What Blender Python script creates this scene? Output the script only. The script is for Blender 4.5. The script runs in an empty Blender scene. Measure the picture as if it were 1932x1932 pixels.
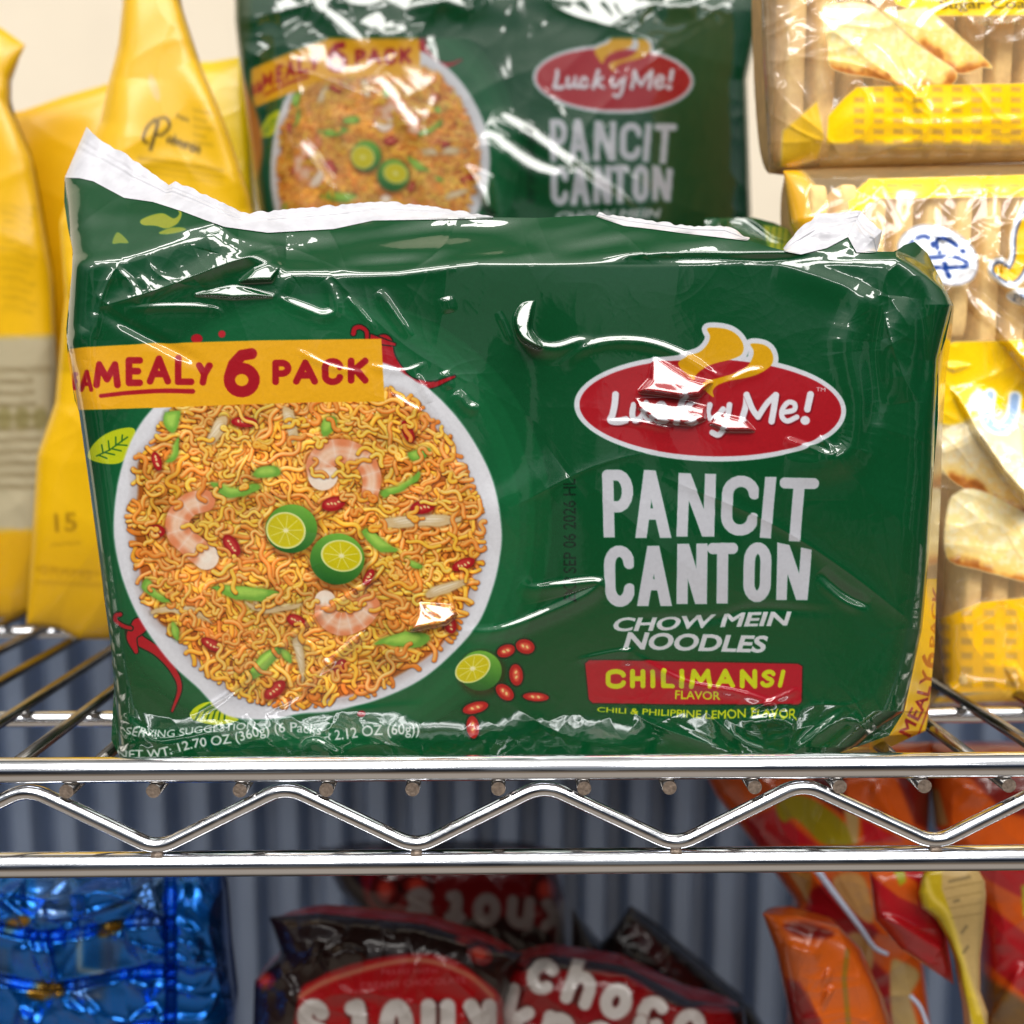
import bpy, math, random
import numpy as np

random.seed(11)
rng = np.random.default_rng(11)
C = bpy.context.scene.collection
f32 = np.float32

# ------------------------------------------------------------------ camera
# U = a 1932 px wide reading of the photograph, used to survey where things stand
US, UF = 1932.0, 1840.0
PITCH, YAW = math.radians(6.54), math.radians(0.9)
CAM = np.array([0.0, -0.275, 0.1068])
fw = np.array([math.sin(YAW) * math.cos(PITCH), math.cos(YAW) * math.cos(PITCH), -math.sin(PITCH)])
rt = np.array([math.cos(YAW), -math.sin(YAW), 0.0])
up = np.cross(rt, fw)


def world(X, Y, y):
    """the point of the plane y = const seen at U (X, Y); arrays welcome"""
    X = np.asarray(X, float); Y = np.asarray(Y, float)
    a = (X - US / 2) / UF; b = -(Y - US / 2) / UF
    d = fw[None] + a.reshape(-1, 1) * rt[None] + b.reshape(-1, 1) * up[None]
    t = (np.broadcast_to(np.asarray(y, float), X.shape).reshape(-1) - CAM[1]) / d[:, 1]
    return (CAM[None] + d * t[:, None]).reshape(X.shape + (3,))


ZO = {'U': (0, 0, 1), 'A': (94.3, 566, .4883), 'B': (943.4, 566, .4883), 'L': (1056.6, 584.9, .29298), 'D': (188.7, 660.4, .4004),
      'T': (0, 0, .3418), 'R': (1271.7, 0, .3418), 'Q': (1603.8, 566, .415), 'BL': (0, 1603.8, .2441), 'BM': (424.5, 1603.8, .293),
      'BR': (943.4, 1603.8, .2686), 'BS': (1367.9, 1415, .292), 'V': (1603.8, 358.5, .16993), 'CC': (424.5, 0, .5372), 'Z': (0, 566, .4883)}


def z(k, *pts):
    ox, oy, s = ZO[k]
    return np.array([(ox + p[0] * s, oy + p[1] * s) for p in pts], float)


# ------------------------------------------------------------------ scene bookkeeping
def thing(name, label, cat, loc=(0, 0, 0), group=None):
    o = bpy.data.objects.new(name, None); C.objects.link(o)
    o.location = loc; o.empty_display_size = .02
    o['label'] = label; o['category'] = cat
    if group: o['group'] = group
    return o


def link(name, me, mat, parent=None):
    o = bpy.data.objects.new(name, me); C.objects.link(o)
    if mat is not None: me.materials.append(mat)
    if parent is not None:
        o.parent = parent
        o.matrix_parent_inverse = parent_mat(parent).inverted()
    return o


def parent_mat(p):
    from mathutils import Matrix
    m = Matrix.Translation(p.location)
    q = p.parent
    while q is not None:
        q = q.parent
    return m


def raw_mesh(V, Q, col=None, smooth=True, name='m'):
    """V (n,3), Q (m,4) quads, col (n,4) linear print colour per vertex"""
    me = bpy.data.meshes.new(name)
    V = np.ascontiguousarray(V, f32); Q = np.ascontiguousarray(Q, np.int32)
    n, m, k = len(V), len(Q), Q.shape[1]
    me.vertices.add(n); me.vertices.foreach_set('co', V.ravel())
    me.loops.add(m * k); me.loops.foreach_set('vertex_index', Q.ravel())
    me.polygons.add(m)
    me.polygons.foreach_set('loop_start', np.arange(0, m * k, k, dtype=np.int32))
    me.update(calc_edges=True)
    if col is not None:
        at = me.attributes.new('Print', 'FLOAT_COLOR', 'POINT')
        at.data.foreach_set('color', np.ascontiguousarray(col, f32).ravel())
    me.validate()
    if smooth: me.shade_smooth()
    return me


def grid_quads(nv, nu):
    i = np.arange(nv * nu, dtype=np.int32).reshape(nv, nu)
    return np.stack([i[:-1, :-1], i[1:, :-1], i[1:, 1:], i[:-1, 1:]], -1).reshape(-1, 4)


def sub_mesh(V, Q, col):
    u, inv = np.unique(Q, return_inverse=True)
    return raw_mesh(V[u], inv.reshape(Q.shape), None if col is None else col[u])


def lin(c):
    c = np.asarray(c, float)
    return np.where(c <= .04045, c / 12.92, ((np.maximum(c, 0) + .055) / 1.055) ** 2.4)


def rgb(*c):
    return np.array(c, float) / 255.0


# ------------------------------------------------------------------ 2-D drawing of printed art
def smooth_path(P, n=6, closed=False):
    """Catmull-Rom through the points"""
    P = np.asarray(P, float)
    if len(P) < 3: return P
    if closed: Q = np.vstack([P[-1], P, P[0], P[1]])
    else: Q = np.vstack([2 * P[0] - P[1], P, 2 * P[-1] - P[-2]])
    out = []
    t = np.linspace(0, 1, n, endpoint=False)[:, None]
    for i in range(1, len(Q) - 2):
        a, b, c, d = Q[i - 1], Q[i], Q[i + 1], Q[i + 2]
        out.append(.5 * ((2 * b) + (c - a) * t + (2 * a - 5 * b + 4 * c - d) * t * t + (3 * b - a - 3 * c + d) * t ** 3))
    out = np.vstack(out)
    return out if closed else np.vstack([out, P[-1]])


def sdf_line(X, Y, P):
    """distance, nearest offset and 0..1 position along the polyline"""
    best = np.full(X.shape, 1e18); bx = np.zeros(X.shape); by = np.zeros(X.shape); bt = np.zeros(X.shape)
    seg = np.hypot(*(P[1:] - P[:-1]).T); L = max(seg.sum(), 1e-9); acc = 0.0
    for i in range(len(P) - 1):
        ax, ay = P[i]; dx, dy = P[i + 1] - P[i]; q = dx * dx + dy * dy + 1e-12
        t = np.clip(((X - ax) * dx + (Y - ay) * dy) / q, 0, 1)
        ex = X - ax - t * dx; ey = Y - ay - t * dy
        d = ex * ex + ey * ey
        m = d < best
        best = np.where(m, d, best); bx = np.where(m, ex, bx); by = np.where(m, ey, by)
        bt = np.where(m, (acc + t * seg[i]) / L, bt); acc += seg[i]
    return np.sqrt(best), bx, by, bt


def sdf_poly(X, Y, P):
    """signed distance (inside negative)"""
    P = np.asarray(P, float)
    best = np.full(X.shape, 1e18); ins = np.zeros(X.shape, bool)
    for i in range(len(P)):
        ax, ay = P[i]; bx_, by_ = P[(i + 1) % len(P)]
        dx, dy = bx_ - ax, by_ - ay; q = dx * dx + dy * dy + 1e-12
        t = np.clip(((X - ax) * dx + (Y - ay) * dy) / q, 0, 1)
        d = (X - ax - t * dx) ** 2 + (Y - ay - t * dy) ** 2
        best = np.minimum(best, d)
        if ay != by_:
            c = ((ay > Y) != (by_ > Y)) & (X < ax + (Y - ay) * dx / dy)
            ins ^= c
    d = np.sqrt(best)
    return np.where(ins, -d, d)


def bilinear(A, fx, fy):
    H, W = A.shape[:2]
    fx = np.clip(fx, 0, W - 1.001); fy = np.clip(fy, 0, H - 1.001)
    x0 = fx.astype(int); y0 = fy.astype(int); tx = fx - x0; ty = fy - y0
    if A.ndim == 3: tx = tx[..., None]; ty = ty[..., None]
    return (A[y0, x0] * (1 - tx) + A[y0, x0 + 1] * tx) * (1 - ty) + (A[y0 + 1, x0] * (1 - tx) + A[y0 + 1, x0 + 1] * tx) * ty


class Canvas:
    def __init__(s, x0, y0, x1, y1, step, bg, alpha=1.0):
        s.x0, s.y0, s.st = x0, y0, step
        s.W = int((x1 - x0) / step) + 2; s.H = int((y1 - y0) / step) + 2
        s.c = np.empty((s.H, s.W, 4)); s.c[..., :3] = bg; s.c[..., 3] = alpha
        s.rid = np.zeros((s.H, s.W), np.int16)
        s.aa = step * .6

    def win(s, P, pad):
        P = np.asarray(P, float)
        i0 = max(int((P[:, 0].min() - pad - s.x0) / s.st), 0); i1 = min(int((P[:, 0].max() + pad - s.x0) / s.st) + 2, s.W)
        j0 = max(int((P[:, 1].min() - pad - s.y0) / s.st), 0); j1 = min(int((P[:, 1].max() + pad - s.y0) / s.st) + 2, s.H)
        if i1 <= i0 or j1 <= j0: return None
        X, Y = np.meshgrid(s.x0 + np.arange(i0, i1) * s.st, s.y0 + np.arange(j0, j1) * s.st)
        return (slice(j0, j1), slice(i0, i1)), X, Y

    def put(s, sl, cov, col, rid=None, alpha=1.0):
        col = np.asarray(col, float); cv = cov[..., None]
        s.c[sl][..., :3] = s.c[sl][..., :3] * (1 - cv) + col * cv
        s.c[sl][..., 3] = s.c[sl][..., 3] * (1 - cov) + alpha * cov
        if rid is not None: s.rid[sl][cov > .5] = rid

    def stroke(s, P, w, col, a=1.0, soft=None, w2=None, clip=None, rid=None, alpha=1.0):
        P = np.asarray(P, float); m = max(w, w2 or 0)
        g = s.win(P, m / 2 + 3 * s.st + (soft or 0) * 2)
        if g is None: return
        sl, X, Y = g
        d, _, _, t = sdf_line(X, Y, P)
        wd = w / 2 if w2 is None else (w + (w2 - w) * t) / 2
        so = soft or s.aa
        cov = np.clip(.5 - (d - wd) / (2 * so), 0, 1) * a
        if clip is not None: cov = cov * np.clip(.5 - sdf_poly(X, Y, clip) / (2 * s.aa), 0, 1)
        s.put(sl, cov, col, rid, alpha)

    def poly(s, P, col, a=1.0, soft=None, grow=0.0, rid=None, alpha=1.0):
        g = s.win(P, 3 * s.st + abs(grow) + (soft or 0) * 2)
        if g is None: return
        sl, X, Y = g
        cov = np.clip(.5 - (sdf_poly(X, Y, P) - grow) / (2 * (soft or s.aa)), 0, 1) * a
        s.put(sl, cov, col, rid, alpha)

    def ell(s, cx, cy, rx, ry, col, rot=0.0, a=1.0, soft=None, rid=None, alpha=1.0):
        R = max(rx, ry); g = s.win([(cx - R, cy - R), (cx + R, cy + R)], 3 * s.st + (soft or 0) * 2)
        if g is None: return
        sl, X, Y = g
        ca, sa = math.cos(math.radians(rot)), math.sin(math.radians(rot))
        u = ((X - cx) * ca + (Y - cy) * sa) / rx; v = (-(X - cx) * sa + (Y - cy) * ca) / ry
        q = np.sqrt(u * u + v * v) + 1e-9
        gl = np.sqrt((u / rx) ** 2 + (v / ry) ** 2) / q + 1e-9
        cov = np.clip(.5 - (q - 1) / gl / (2 * (soft or s.aa)), 0, 1) * a
        s.put(sl, cov, col, rid, alpha)

    def sample(s, GX, GY):
        return bilinear(s.c, (GX - s.x0) / s.st, (GY - s.y0) / s.st)

    def sample_rid(s, GX, GY):
        i = np.clip(np.rint((GX - s.x0) / s.st).astype(int), 0, s.W - 1)
        j = np.clip(np.rint((GY - s.y0) / s.st).astype(int), 0, s.H - 1)
        return s.rid[j, i]

    def outline_fill(s, E, col, a=1.0, rid=None, alpha=1.0):
        """even-odd fill of directed outline edges E (n,4) with 4x4 supersampling"""
        P = np.vstack([E[:, :2], E[:, 2:]])
        g = s.win(P, 2 * s.st)
        if g is None: return
        sl, X, Y = g
        n, m = X.shape; k = 4
        y00 = Y[0, 0] - s.st / 2; x00 = X[0, 0] - s.st / 2; q = s.st / k
        par = np.zeros((n * k, m * k + 1), np.int32)
        for x1, y1, x2, y2 in E:
            if y1 == y2: continue
            if y1 > y2: x1, y1, x2, y2 = x2, y2, x1, y1
            r0 = max(int(math.ceil((y1 - y00) / q - .5)), 0); r1 = min(int(math.ceil((y2 - y00) / q - .5)), n * k)
            if r1 <= r0: continue
            r = np.arange(r0, r1); yy = y00 + (r + .5) * q
            xx = x1 + (yy - y1) * (x2 - x1) / (y2 - y1)
            ci = np.clip(np.ceil((xx - x00) / q - .5).astype(int), 0, m * k)
            np.add.at(par, (r, ci), 1)
        ins = (np.cumsum(par, 1)[:, :-1] & 1).astype(float)
        cov = ins.reshape(n, k, m, k).mean((1, 3)) * a
        s.put(sl, cov, col, rid, alpha)

    def text(s, body, path, h, col, bold=.02, shear=0.0, a=1.0, gap=0.0, h2=None, rid=None, flip=False):
        """body set along the baseline path (stretched to its whole length), cap height h (to h2 at the end)"""
        E = text_edges(body, bold, gap)
        lo = min(E[:, 0].min(), E[:, 2].min()); hi = max(E[:, 0].max(), E[:, 2].max())
        P = np.asarray(path, float)
        seg = np.hypot(*(P[1:] - P[:-1]).T); cum = np.concatenate([[0], np.cumsum(seg)])

        def mp(x, y):
            t = (x + shear * y - lo) / (hi - lo)
            sL = t * cum[-1]
            i = np.clip(np.searchsorted(cum, sL) - 1, 0, len(seg) - 1)
            u = (sL - cum[i]) / seg[i]
            d = (P[i + 1] - P[i]) / seg[i][:, None]
            hh = h + ((h2 if h2 is not None else h) - h) * np.clip(t, 0, 1)
            yy = (y / .72 * hh)[:, None]
            return P[i] + d * (u * seg[i])[:, None] + np.stack([d[:, 1], -d[:, 0]], 1) * yy
        s.outline_fill(np.hstack([mp(E[:, 0], E[:, 1]), mp(E[:, 2], E[:, 3])]), col, a, rid)


_tx = {}


def text_edges(body, bold, gap):
    k = (body, bold, gap)
    if k in _tx: return _tx[k]
    cu = bpy.data.curves.new('t', 'FONT'); cu.body = body; cu.size = 1; cu.offset = bold; cu.space_character = 1 + gap
    cu.resolution_u = 4
    o = bpy.data.objects.new('t', cu); C.objects.link(o)
    dg = bpy.context.evaluated_depsgraph_get()
    me = bpy.data.meshes.new_from_object(o.evaluated_get(dg))
    V = np.array([v.co[:2] for v in me.vertices]); cnt = {}
    for p in me.polygons:
        vs = list(p.vertices)
        for i in range(len(vs)):
            e = tuple(sorted((vs[i], vs[(i + 1) % len(vs)]))); cnt[e] = cnt.get(e, 0) + 1
    E = np.array([np.concatenate([V[a], V[b]]) for (a, b), c in cnt.items() if c == 1])
    bpy.data.objects.remove(o); bpy.data.curves.remove(cu); bpy.data.meshes.remove(me)
    _tx[k] = E
    return E


def arc(cx, cy, rx, ry, a0, a1, n=14):
    t = np.radians(np.linspace(a0, a1, n))
    return [(cx + rx * math.cos(q), cy + ry * math.sin(q)) for q in t]


# skeleton letters in a unit box (y down); drawn as thick pen strokes
GL = {
    'A': [[(0, 1), (.5, 0), (1, 1)], [(.2, .68), (.8, .68)]],
    'C': [arc(.55, .27, .5, .27, -5, -180, 10) + arc(.55, .73, .5, .27, 180, 5, 10)],
    'E': [[(.95, 0), (.05, 0), (.05, 1), (.95, 1)], [(.05, .48), (.8, .48)]],
    'F': [[(.95, 0), (.05, 0), (.05, 1)], [(.05, .5), (.8, .5)]],
    'H': [[(0, 0), (0, 1)], [(1, 0), (1, 1)], [(0, .5), (1, .5)]],
    'I': [[(.5, 0), (.5, 1)]],
    'K': [[(0, 0), (0, 1)], [(1, 0), (.05, .58)], [(.3, .42), (1, 1)]],
    'L': [[(0, 0), (0, 1), (1, 1)]],
    'M': [[(0, 1), (.12, 0), (.5, .72), (.88, 0), (1, 1)]],
    'N': [[(0, 1), (0, 0), (1, 1), (1, 0)]],
    'O': [arc(.5, .27, .5, .27, -180, 0, 10) + arc(.5, .73, .5, .27, 0, 180, 10) + [(0, .27)]],
    'P': [[(0, 1), (0, 0), (.5, 0)] + arc(.5, .28, .5, .28, -80, 80, 8) + [(.5, .56), (0, .56)]],
    'S': [arc(.5, .25, .48, .25, -20, -200, 10)[:9] + [(.5, .49)] + arc(.5, .75, .48, .25, -60, 160, 11)],
    'T': [[(0, 0), (1, 0)], [(.5, 0), (.5, 1)]],
    'Y': [[(0, 0), (.5, .52), (1, 0)], [(.5, .5), (.35, 1)]],
    '6': [[(.85, .03), (.5, .07), (.2, .3), (.06, .6)] + arc(.5, .7, .45, .3, 180, -180, 20)],
    'k': [[(0, 0), (0, 1)], [(.9, .42), (.1, .72)], [(.35, .66), (.95, 1)]],
    'n': [[(0, .4), (0, 1)], [(0, .65)] + arc(.5, .64, .5, .24, -170, 0, 9) + [(1, 1)]],
    'o': [arc(.5, .7, .5, .3, 0, 360, 20)],
    't': [[(.4, .1), (.4, .85), (.55, 1), (.95, .97)], [(0, .42), (.9, .42)]],
    's': [arc(.5, .54, .45, .16, -20, -210, 9) + arc(.5, .84, .45, .16, -50, 160, 9)],
    'c': [arc(.5, .7, .5, .3, -45, -315, 16)],
    'h': [[(0, 0), (0, 1)], [(0, .65)] + arc(.5, .64, .5, .24, -170, 0, 9) + [(1, 1)]],
}


def glyph(cv, ch, quad, w, col, clip=False, rid=None, inset=True, a=1.0, soft=None):
    """letter in the U quad (top-left, top-right, bottom-right, bottom-left)"""
    q = np.asarray(quad, float)
    wv = np.hypot(*(q[1] - q[0])); hv = np.hypot(*(q[3] - q[0]))
    ix = min(w / 2 / wv, .49) if inset else 0; iy = min(w / 2 / hv, .49) if inset else 0
    for st in GL[ch]:
        P = np.array(st, float)
        x = ix + P[:, 0] * (1 - 2 * ix); y = iy + P[:, 1] * (1 - 2 * iy)
        if clip and ch in 'AMNKTIHYPL':
            y = np.where(P[:, 1] <= 0, -.02 if ch not in 'TPL' else iy, y)
            y = np.where(P[:, 1] >= 1, 1.02 if ch != 'L' else 1 - iy, y)
        x = x[:, None]; y = y[:, None]
        U = (q[0] * (1 - x) + q[1] * x) * (1 - y) + (q[3] * (1 - x) + q[2] * x) * y
        cv.stroke(U, w, col, clip=q if clip else None, rid=rid, a=a, soft=soft)


def word(cv, s, boxes, w, col, **k):
    for ch, (x0, y0, x1, y1) in zip(s, boxes):
        glyph(cv, ch, [(x0, y0), (x1, y0), (x1, y1), (x0, y1)], w, col, **k)


# ------------------------------------------------------------------ noise and relief
def noise(H, W, lx, ly, seed, p=2.0):
    """smooth random field, unit variance; lx, ly = feature size in cells"""
    r = np.random.default_rng(seed)
    F = np.fft.rfft2(r.standard_normal((H, W)))
    ky = np.fft.fftfreq(H)[:, None] * ly; kx = np.fft.rfftfreq(W)[None] * lx
    F *= np.exp(-((kx * kx + ky * ky) * 6.0) ** (p / 2))
    n = np.fft.irfft2(F, (H, W))
    return n / (n.std() + 1e-9)


_tiles = {}


def rot_noise(X, Y, lx, ly, ang, seed, n=512):
    """stretched noise turned by ang degrees, sampled at X, Y (px); the tile wraps"""
    if seed not in _tiles: _tiles[seed] = noise(n, n, 32, 32, seed)
    t = _tiles[seed]
    ca, sa = math.cos(math.radians(ang)), math.sin(math.radians(ang))
    u = np.mod((X * ca + Y * sa) / lx * 32, n); v = np.mod((-X * sa + Y * ca) / ly * 32, n)
    x0 = np.minimum(np.floor(u).astype(int), n - 1); y0 = np.minimum(np.floor(v).astype(int), n - 1); tx = u - x0; ty = v - y0
    x1 = (x0 + 1) % n; y1 = (y0 + 1) % n
    return (t[y0, x0] * (1 - tx) + t[y0, x1] * tx) * (1 - ty) + (t[y1, x0] * (1 - tx) + t[y1, x1] * tx) * ty


def sstep(a, b, x):
    t = np.clip((x - a) / (b - a), 0, 1)
    return t * t * (3 - 2 * t)


def creases(X, Y, scale, seed, stretch=2.2):
    """film crumple: sharp little ridges between soft facets, 0 mean, about unit height"""
    wx = rot_noise(X, Y, scale * 2.4, scale * 2.4, 20, seed + 5) * scale * .5
    wy = rot_noise(X, Y, scale * 2.4, scale * 2.4, 70, seed + 6) * scale * .5
    out = 0
    for k, ang in enumerate((25, -38, 80)):
        n = rot_noise(X + wx, Y + wy, scale * stretch, scale, ang, seed + 11 * k)
        out = out + (np.exp(-np.abs(n) * 2.2) - .35)
    return out


class Relief:
    """height in mm towards the viewer over the same pixel frame as a Canvas"""
    def __init__(s, cv, mm=.158, k=1.0):
        s.cv = cv
        s.h = np.zeros((cv.H, cv.W)); s.mm = mm; s.k = k; s.wk = 1.25
        s.X, s.Y = np.meshgrid(cv.x0 + np.arange(cv.W) * cv.st, cv.y0 + np.arange(cv.H) * cv.st)

    def ridge(s, P, amp, w, sharp=False, asym=0.0, taper=.25):
        if not sharp: w = w * s.wk; amp = amp * s.wk
        P = np.asarray(P, float)
        g = s.cv.win(P, w * 4)
        if g is None: return
        sl, X, Y = g
        d, ex, ey, t = sdf_line(X, Y, P)
        w_ = w * (1 + asym * np.sign(ey))
        need = np.tan((math.radians(46) + math.atan((P[:, 1].mean() - 755) / 1840)) / 2)
        lim = 1.14 * need * w * s.mm / .86 * s.k
        amp = math.copysign(min(abs(amp), lim), amp)
        if not sharp and amp > 0: w_ = w * (1 + .6 * (1 + ey / (d + .6)))
        e = np.exp(-d / w_) if sharp else np.exp(-(d / w_) ** 2)
        tp = np.clip(np.minimum(t, 1 - t) / taper, 0, 1) ** .7 if taper > 0 else 1
        s.h[sl] += amp * e * (tp * .93 + .07)

    def patch(s, P, slope, soft=3.0, tilt=0.0):
        """a facet that leans back: low at its upper edge, proud at its lower edge"""
        g = s.cv.win(P, soft * 5)
        if g is None: return
        sl, X, Y = g
        m = 1 / (1 + np.exp(np.clip(sdf_poly(X, Y, P) / soft * 2, -30, 30)))
        top = np.asarray(P)[:, 1].min()
        need = np.tan((math.radians(43) + math.atan((np.mean(np.asarray(P)[:, 1]) - 755) / 1840)) / 2)
        s.h[sl] += m * (np.clip(Y - top, 0, None) * s.mm * need * (1 + (slope - .5) * .3) * (1 + .025 * rot_noise(X, Y, 40, 16, 0, 37)) + tilt * (X - X.mean()) * s.mm)

    def at(s, GX, GY):
        return bilinear(s.h, (GX - s.cv.x0) / s.cv.st, (GY - s.cv.y0) / s.cv.st)


def resample(P, n):
    P = np.asarray(P, float)
    cum = np.concatenate([[0], np.cumsum(np.hypot(*(P[1:] - P[:-1]).T))])
    t = np.linspace(0, cum[-1], n)
    return np.stack([np.interp(t, cum, P[:, 0]), np.interp(t, cum, P[:, 1])], 1)


def coons(top, bottom, left, right, nu, nv):
    T, B, Lf, R = resample(top, nu), resample(bottom, nu), resample(left, nv), resample(right, nv)
    u = np.linspace(0, 1, nu)[None, :, None]; v = np.linspace(0, 1, nv)[:, None, None]
    G = (1 - v) * T[None] + v * B[None] + (1 - u) * Lf[:, None] + u * R[:, None] \
        - ((1 - u) * (1 - v) * T[0] + u * (1 - v) * T[-1] + (1 - u) * v * B[0] + u * v * B[-1])
    return G[..., 0], G[..., 1], np.broadcast_to(u[..., 0], G.shape[:2]), np.broadcast_to(v[..., 0], G.shape[:2])


# ------------------------------------------------------------------ materials
def nodes(name):
    m = bpy.data.materials.new(name); m.use_nodes = True
    nt = m.node_tree; b = nt.nodes['Principled BSDF']
    return m, nt, b


def film_mat(name, rough=.2, coat=.9, coat_ior=1.9, coat_rough=.042, metal=0.0, bump=.02, bscale=900, clear=False, gain=1.0, spec=.4):
    m, nt, b = nodes(name)
    at = nt.nodes.new('ShaderNodeAttribute'); at.attribute_name = 'Print'
    nz = nt.nodes.new('ShaderNodeTexNoise'); nz.inputs['Scale'].default_value = bscale; nz.inputs['Detail'].default_value = 3
    tc = nt.nodes.new('ShaderNodeTexCoord'); nt.links.new(tc.outputs['Object'], nz.inputs['Vector'])
    # slight uneven ink
    mx = nt.nodes.new('ShaderNodeMix'); mx.data_type = 'RGBA'; mx.blend_type = 'MULTIPLY'; mx.inputs[0].default_value = 1
    mr = nt.nodes.new('ShaderNodeMapRange'); mr.inputs[3].default_value = .9 * gain; mr.inputs[4].default_value = 1.08 * gain
    nt.links.new(nz.outputs['Fac'], mr.inputs[0]); nt.links.new(at.outputs['Color'], mx.inputs[6]); nt.links.new(mr.outputs[0], mx.inputs[7])
    nt.links.new(mx.outputs[2], b.inputs['Base Color'])
    bp = nt.nodes.new('ShaderNodeBump'); bp.inputs['Strength'].default_value = bump; bp.inputs['Distance'].default_value = .001
    nt.links.new(nz.outputs['Fac'], bp.inputs['Height']); nt.links.new(bp.outputs['Normal'], b.inputs['Normal'])
    b.inputs['Roughness'].default_value = rough; b.inputs['Metallic'].default_value = metal
    b.inputs['Specular IOR Level'].default_value = spec
    b.inputs['Coat Weight'].default_value = coat; b.inputs['Coat IOR'].default_value = coat_ior; b.inputs['Coat Roughness'].default_value = coat_rough
    if clear:
        out = nt.nodes['Material Output']
        tr = nt.nodes.new('ShaderNodeBsdfTransparent'); gl = nt.nodes.new('ShaderNodeBsdfGlossy'); gl.inputs['Roughness'].default_value = .06
        lw = nt.nodes.new('ShaderNodeLayerWeight'); lw.inputs['Blend'].default_value = .5
        pw_ = nt.nodes.new('ShaderNodeMath'); pw_.operation = 'POWER'; pw_.inputs[1].default_value = 4
        fr = nt.nodes.new('ShaderNodeMath'); fr.operation = 'MULTIPLY_ADD'; fr.inputs[1].default_value = .6; fr.inputs[2].default_value = .07
        nt.links.new(lw.outputs['Facing'], pw_.inputs[0]); nt.links.new(pw_.outputs[0], fr.inputs[0])
        nt.links.new(bp.outputs['Normal'], gl.inputs['Normal']); nt.links.new(bp.outputs['Normal'], lw.inputs['Normal'])
        m1 = nt.nodes.new('ShaderNodeMixShader'); m2 = nt.nodes.new('ShaderNodeMixShader')
        nt.links.new(fr.outputs[0], m1.inputs[0]); nt.links.new(tr.outputs[0], m1.inputs[1]); nt.links.new(gl.outputs[0], m1.inputs[2])
        nt.links.new(at.outputs['Alpha'], m2.inputs[0]); nt.links.new(m1.outputs[0], m2.inputs[1]); nt.links.new(b.outputs[0], m2.inputs[2])
        nt.links.new(m2.outputs[0], out.inputs['Surface'])
    return m


def plain_mat(name, col, rough=.5, metal=0.0, scale=60, var=.15, bump=0.0, coat=0.0, stretch=None):
    m, nt, b = nodes(name)
    tc = nt.nodes.new('ShaderNodeTexCoord'); nz = nt.nodes.new('ShaderNodeTexNoise')
    nz.inputs['Scale'].default_value = scale; nz.inputs['Detail'].default_value = 5
    if stretch:
        mp = nt.nodes.new('ShaderNodeMapping'); mp.inputs['Scale'].default_value = stretch
        nt.links.new(tc.outputs['Object'], mp.inputs[0]); nt.links.new(mp.outputs[0], nz.inputs['Vector'])
    else: nt.links.new(tc.outputs['Object'], nz.inputs['Vector'])
    cr = nt.nodes.new('ShaderNodeValToRGB')
    c = lin(col)
    cr.color_ramp.elements[0].position = .3; cr.color_ramp.elements[1].position = .7
    cr.color_ramp.elements[0].color = (*np.clip(c * (1 - var), 0, 1), 1); cr.color_ramp.elements[1].color = (*np.clip(c * (1 + var), 0, 1), 1)
    nt.links.new(nz.outputs['Fac'], cr.inputs[0]); nt.links.new(cr.outputs[0], b.inputs['Base Color'])
    b.inputs['Roughness'].default_value = rough; b.inputs['Metallic'].default_value = metal; b.inputs['Coat Weight'].default_value = coat
    if bump:
        bp = nt.nodes.new('ShaderNodeBump'); bp.inputs['Strength'].default_value = bump; bp.inputs['Distance'].default_value = .0005
        nt.links.new(nz.outputs['Fac'], bp.inputs['Height']); nt.links.new(bp.outputs['Normal'], b.inputs['Normal'])
    return m


M_film = film_mat('glossy_printed_film', gain=.68, rough=.3, spec=.12)
M_back = film_mat('glossy_printed_film_behind', rough=.3, spec=.15, coat_rough=.06, gain=.56)
M_yellow = film_mat('yellow_pouch_film', gain=.76, rough=.35, coat=.35, coat_rough=.2, coat_ior=1.5)
M_clear = film_mat('clear_printed_film', gain=1.2, rough=.25, coat=.8, clear=True, coat_rough=.07)
M_foil = film_mat('blue_foil_film', gain=.8, rough=.2, coat=.35, metal=.88, coat_rough=.08, coat_ior=1.6)
M_dark = film_mat('dark_bag_film', gain=.6, rough=.4, spec=.1, coat=.7, coat_rough=.06, coat_ior=1.5)
M_end = film_mat('end_panel_film', gain=.85, coat=.25, coat_rough=.1, spec=.15)
M_fin = plain_mat('white_film_inside', rgb(190, 190, 196), rough=.3, scale=220, var=.1, coat=.35, bump=.06)
# ================================================================== printed art of the noodle pack
GREEN = rgb(5, 76, 38); YEL = rgb(240, 176, 28); RED = rgb(176, 24, 36); WHT = rgb(222, 224, 230)
LIME = rgb(196, 208, 30)
R_BAN, R_DISH, R_LOGO, R_NAME, R_FLAV = 1, 2, 3, 4, 5
art = Canvas(60, 200, 1860, 1500, 1.3, GREEN)
cv = art
# tone-on-tone swirl of lighter green that rims the bowl
for k, (gx, al) in enumerate([(70, .28), (46, .3), (24, .35)]):
    cv.ell(582 + gx * .35, 985, 365 + gx, 395 + gx * .5, rgb(24, 112, 64), a=al, soft=3)
    cv.ell(575, 985, 365 + gx - 12, 395 + gx * .5 - 6, rgb(16, 84, 47), a=al * .8, soft=3)


def chili(P, w0, w1, col=RED):
    P = smooth_path(P)
    cv.stroke(P, w0 + 5, rgb(20, 40, 22), w2=w1 + 4)
    cv.stroke(P, w0, col, w2=w1)


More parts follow.
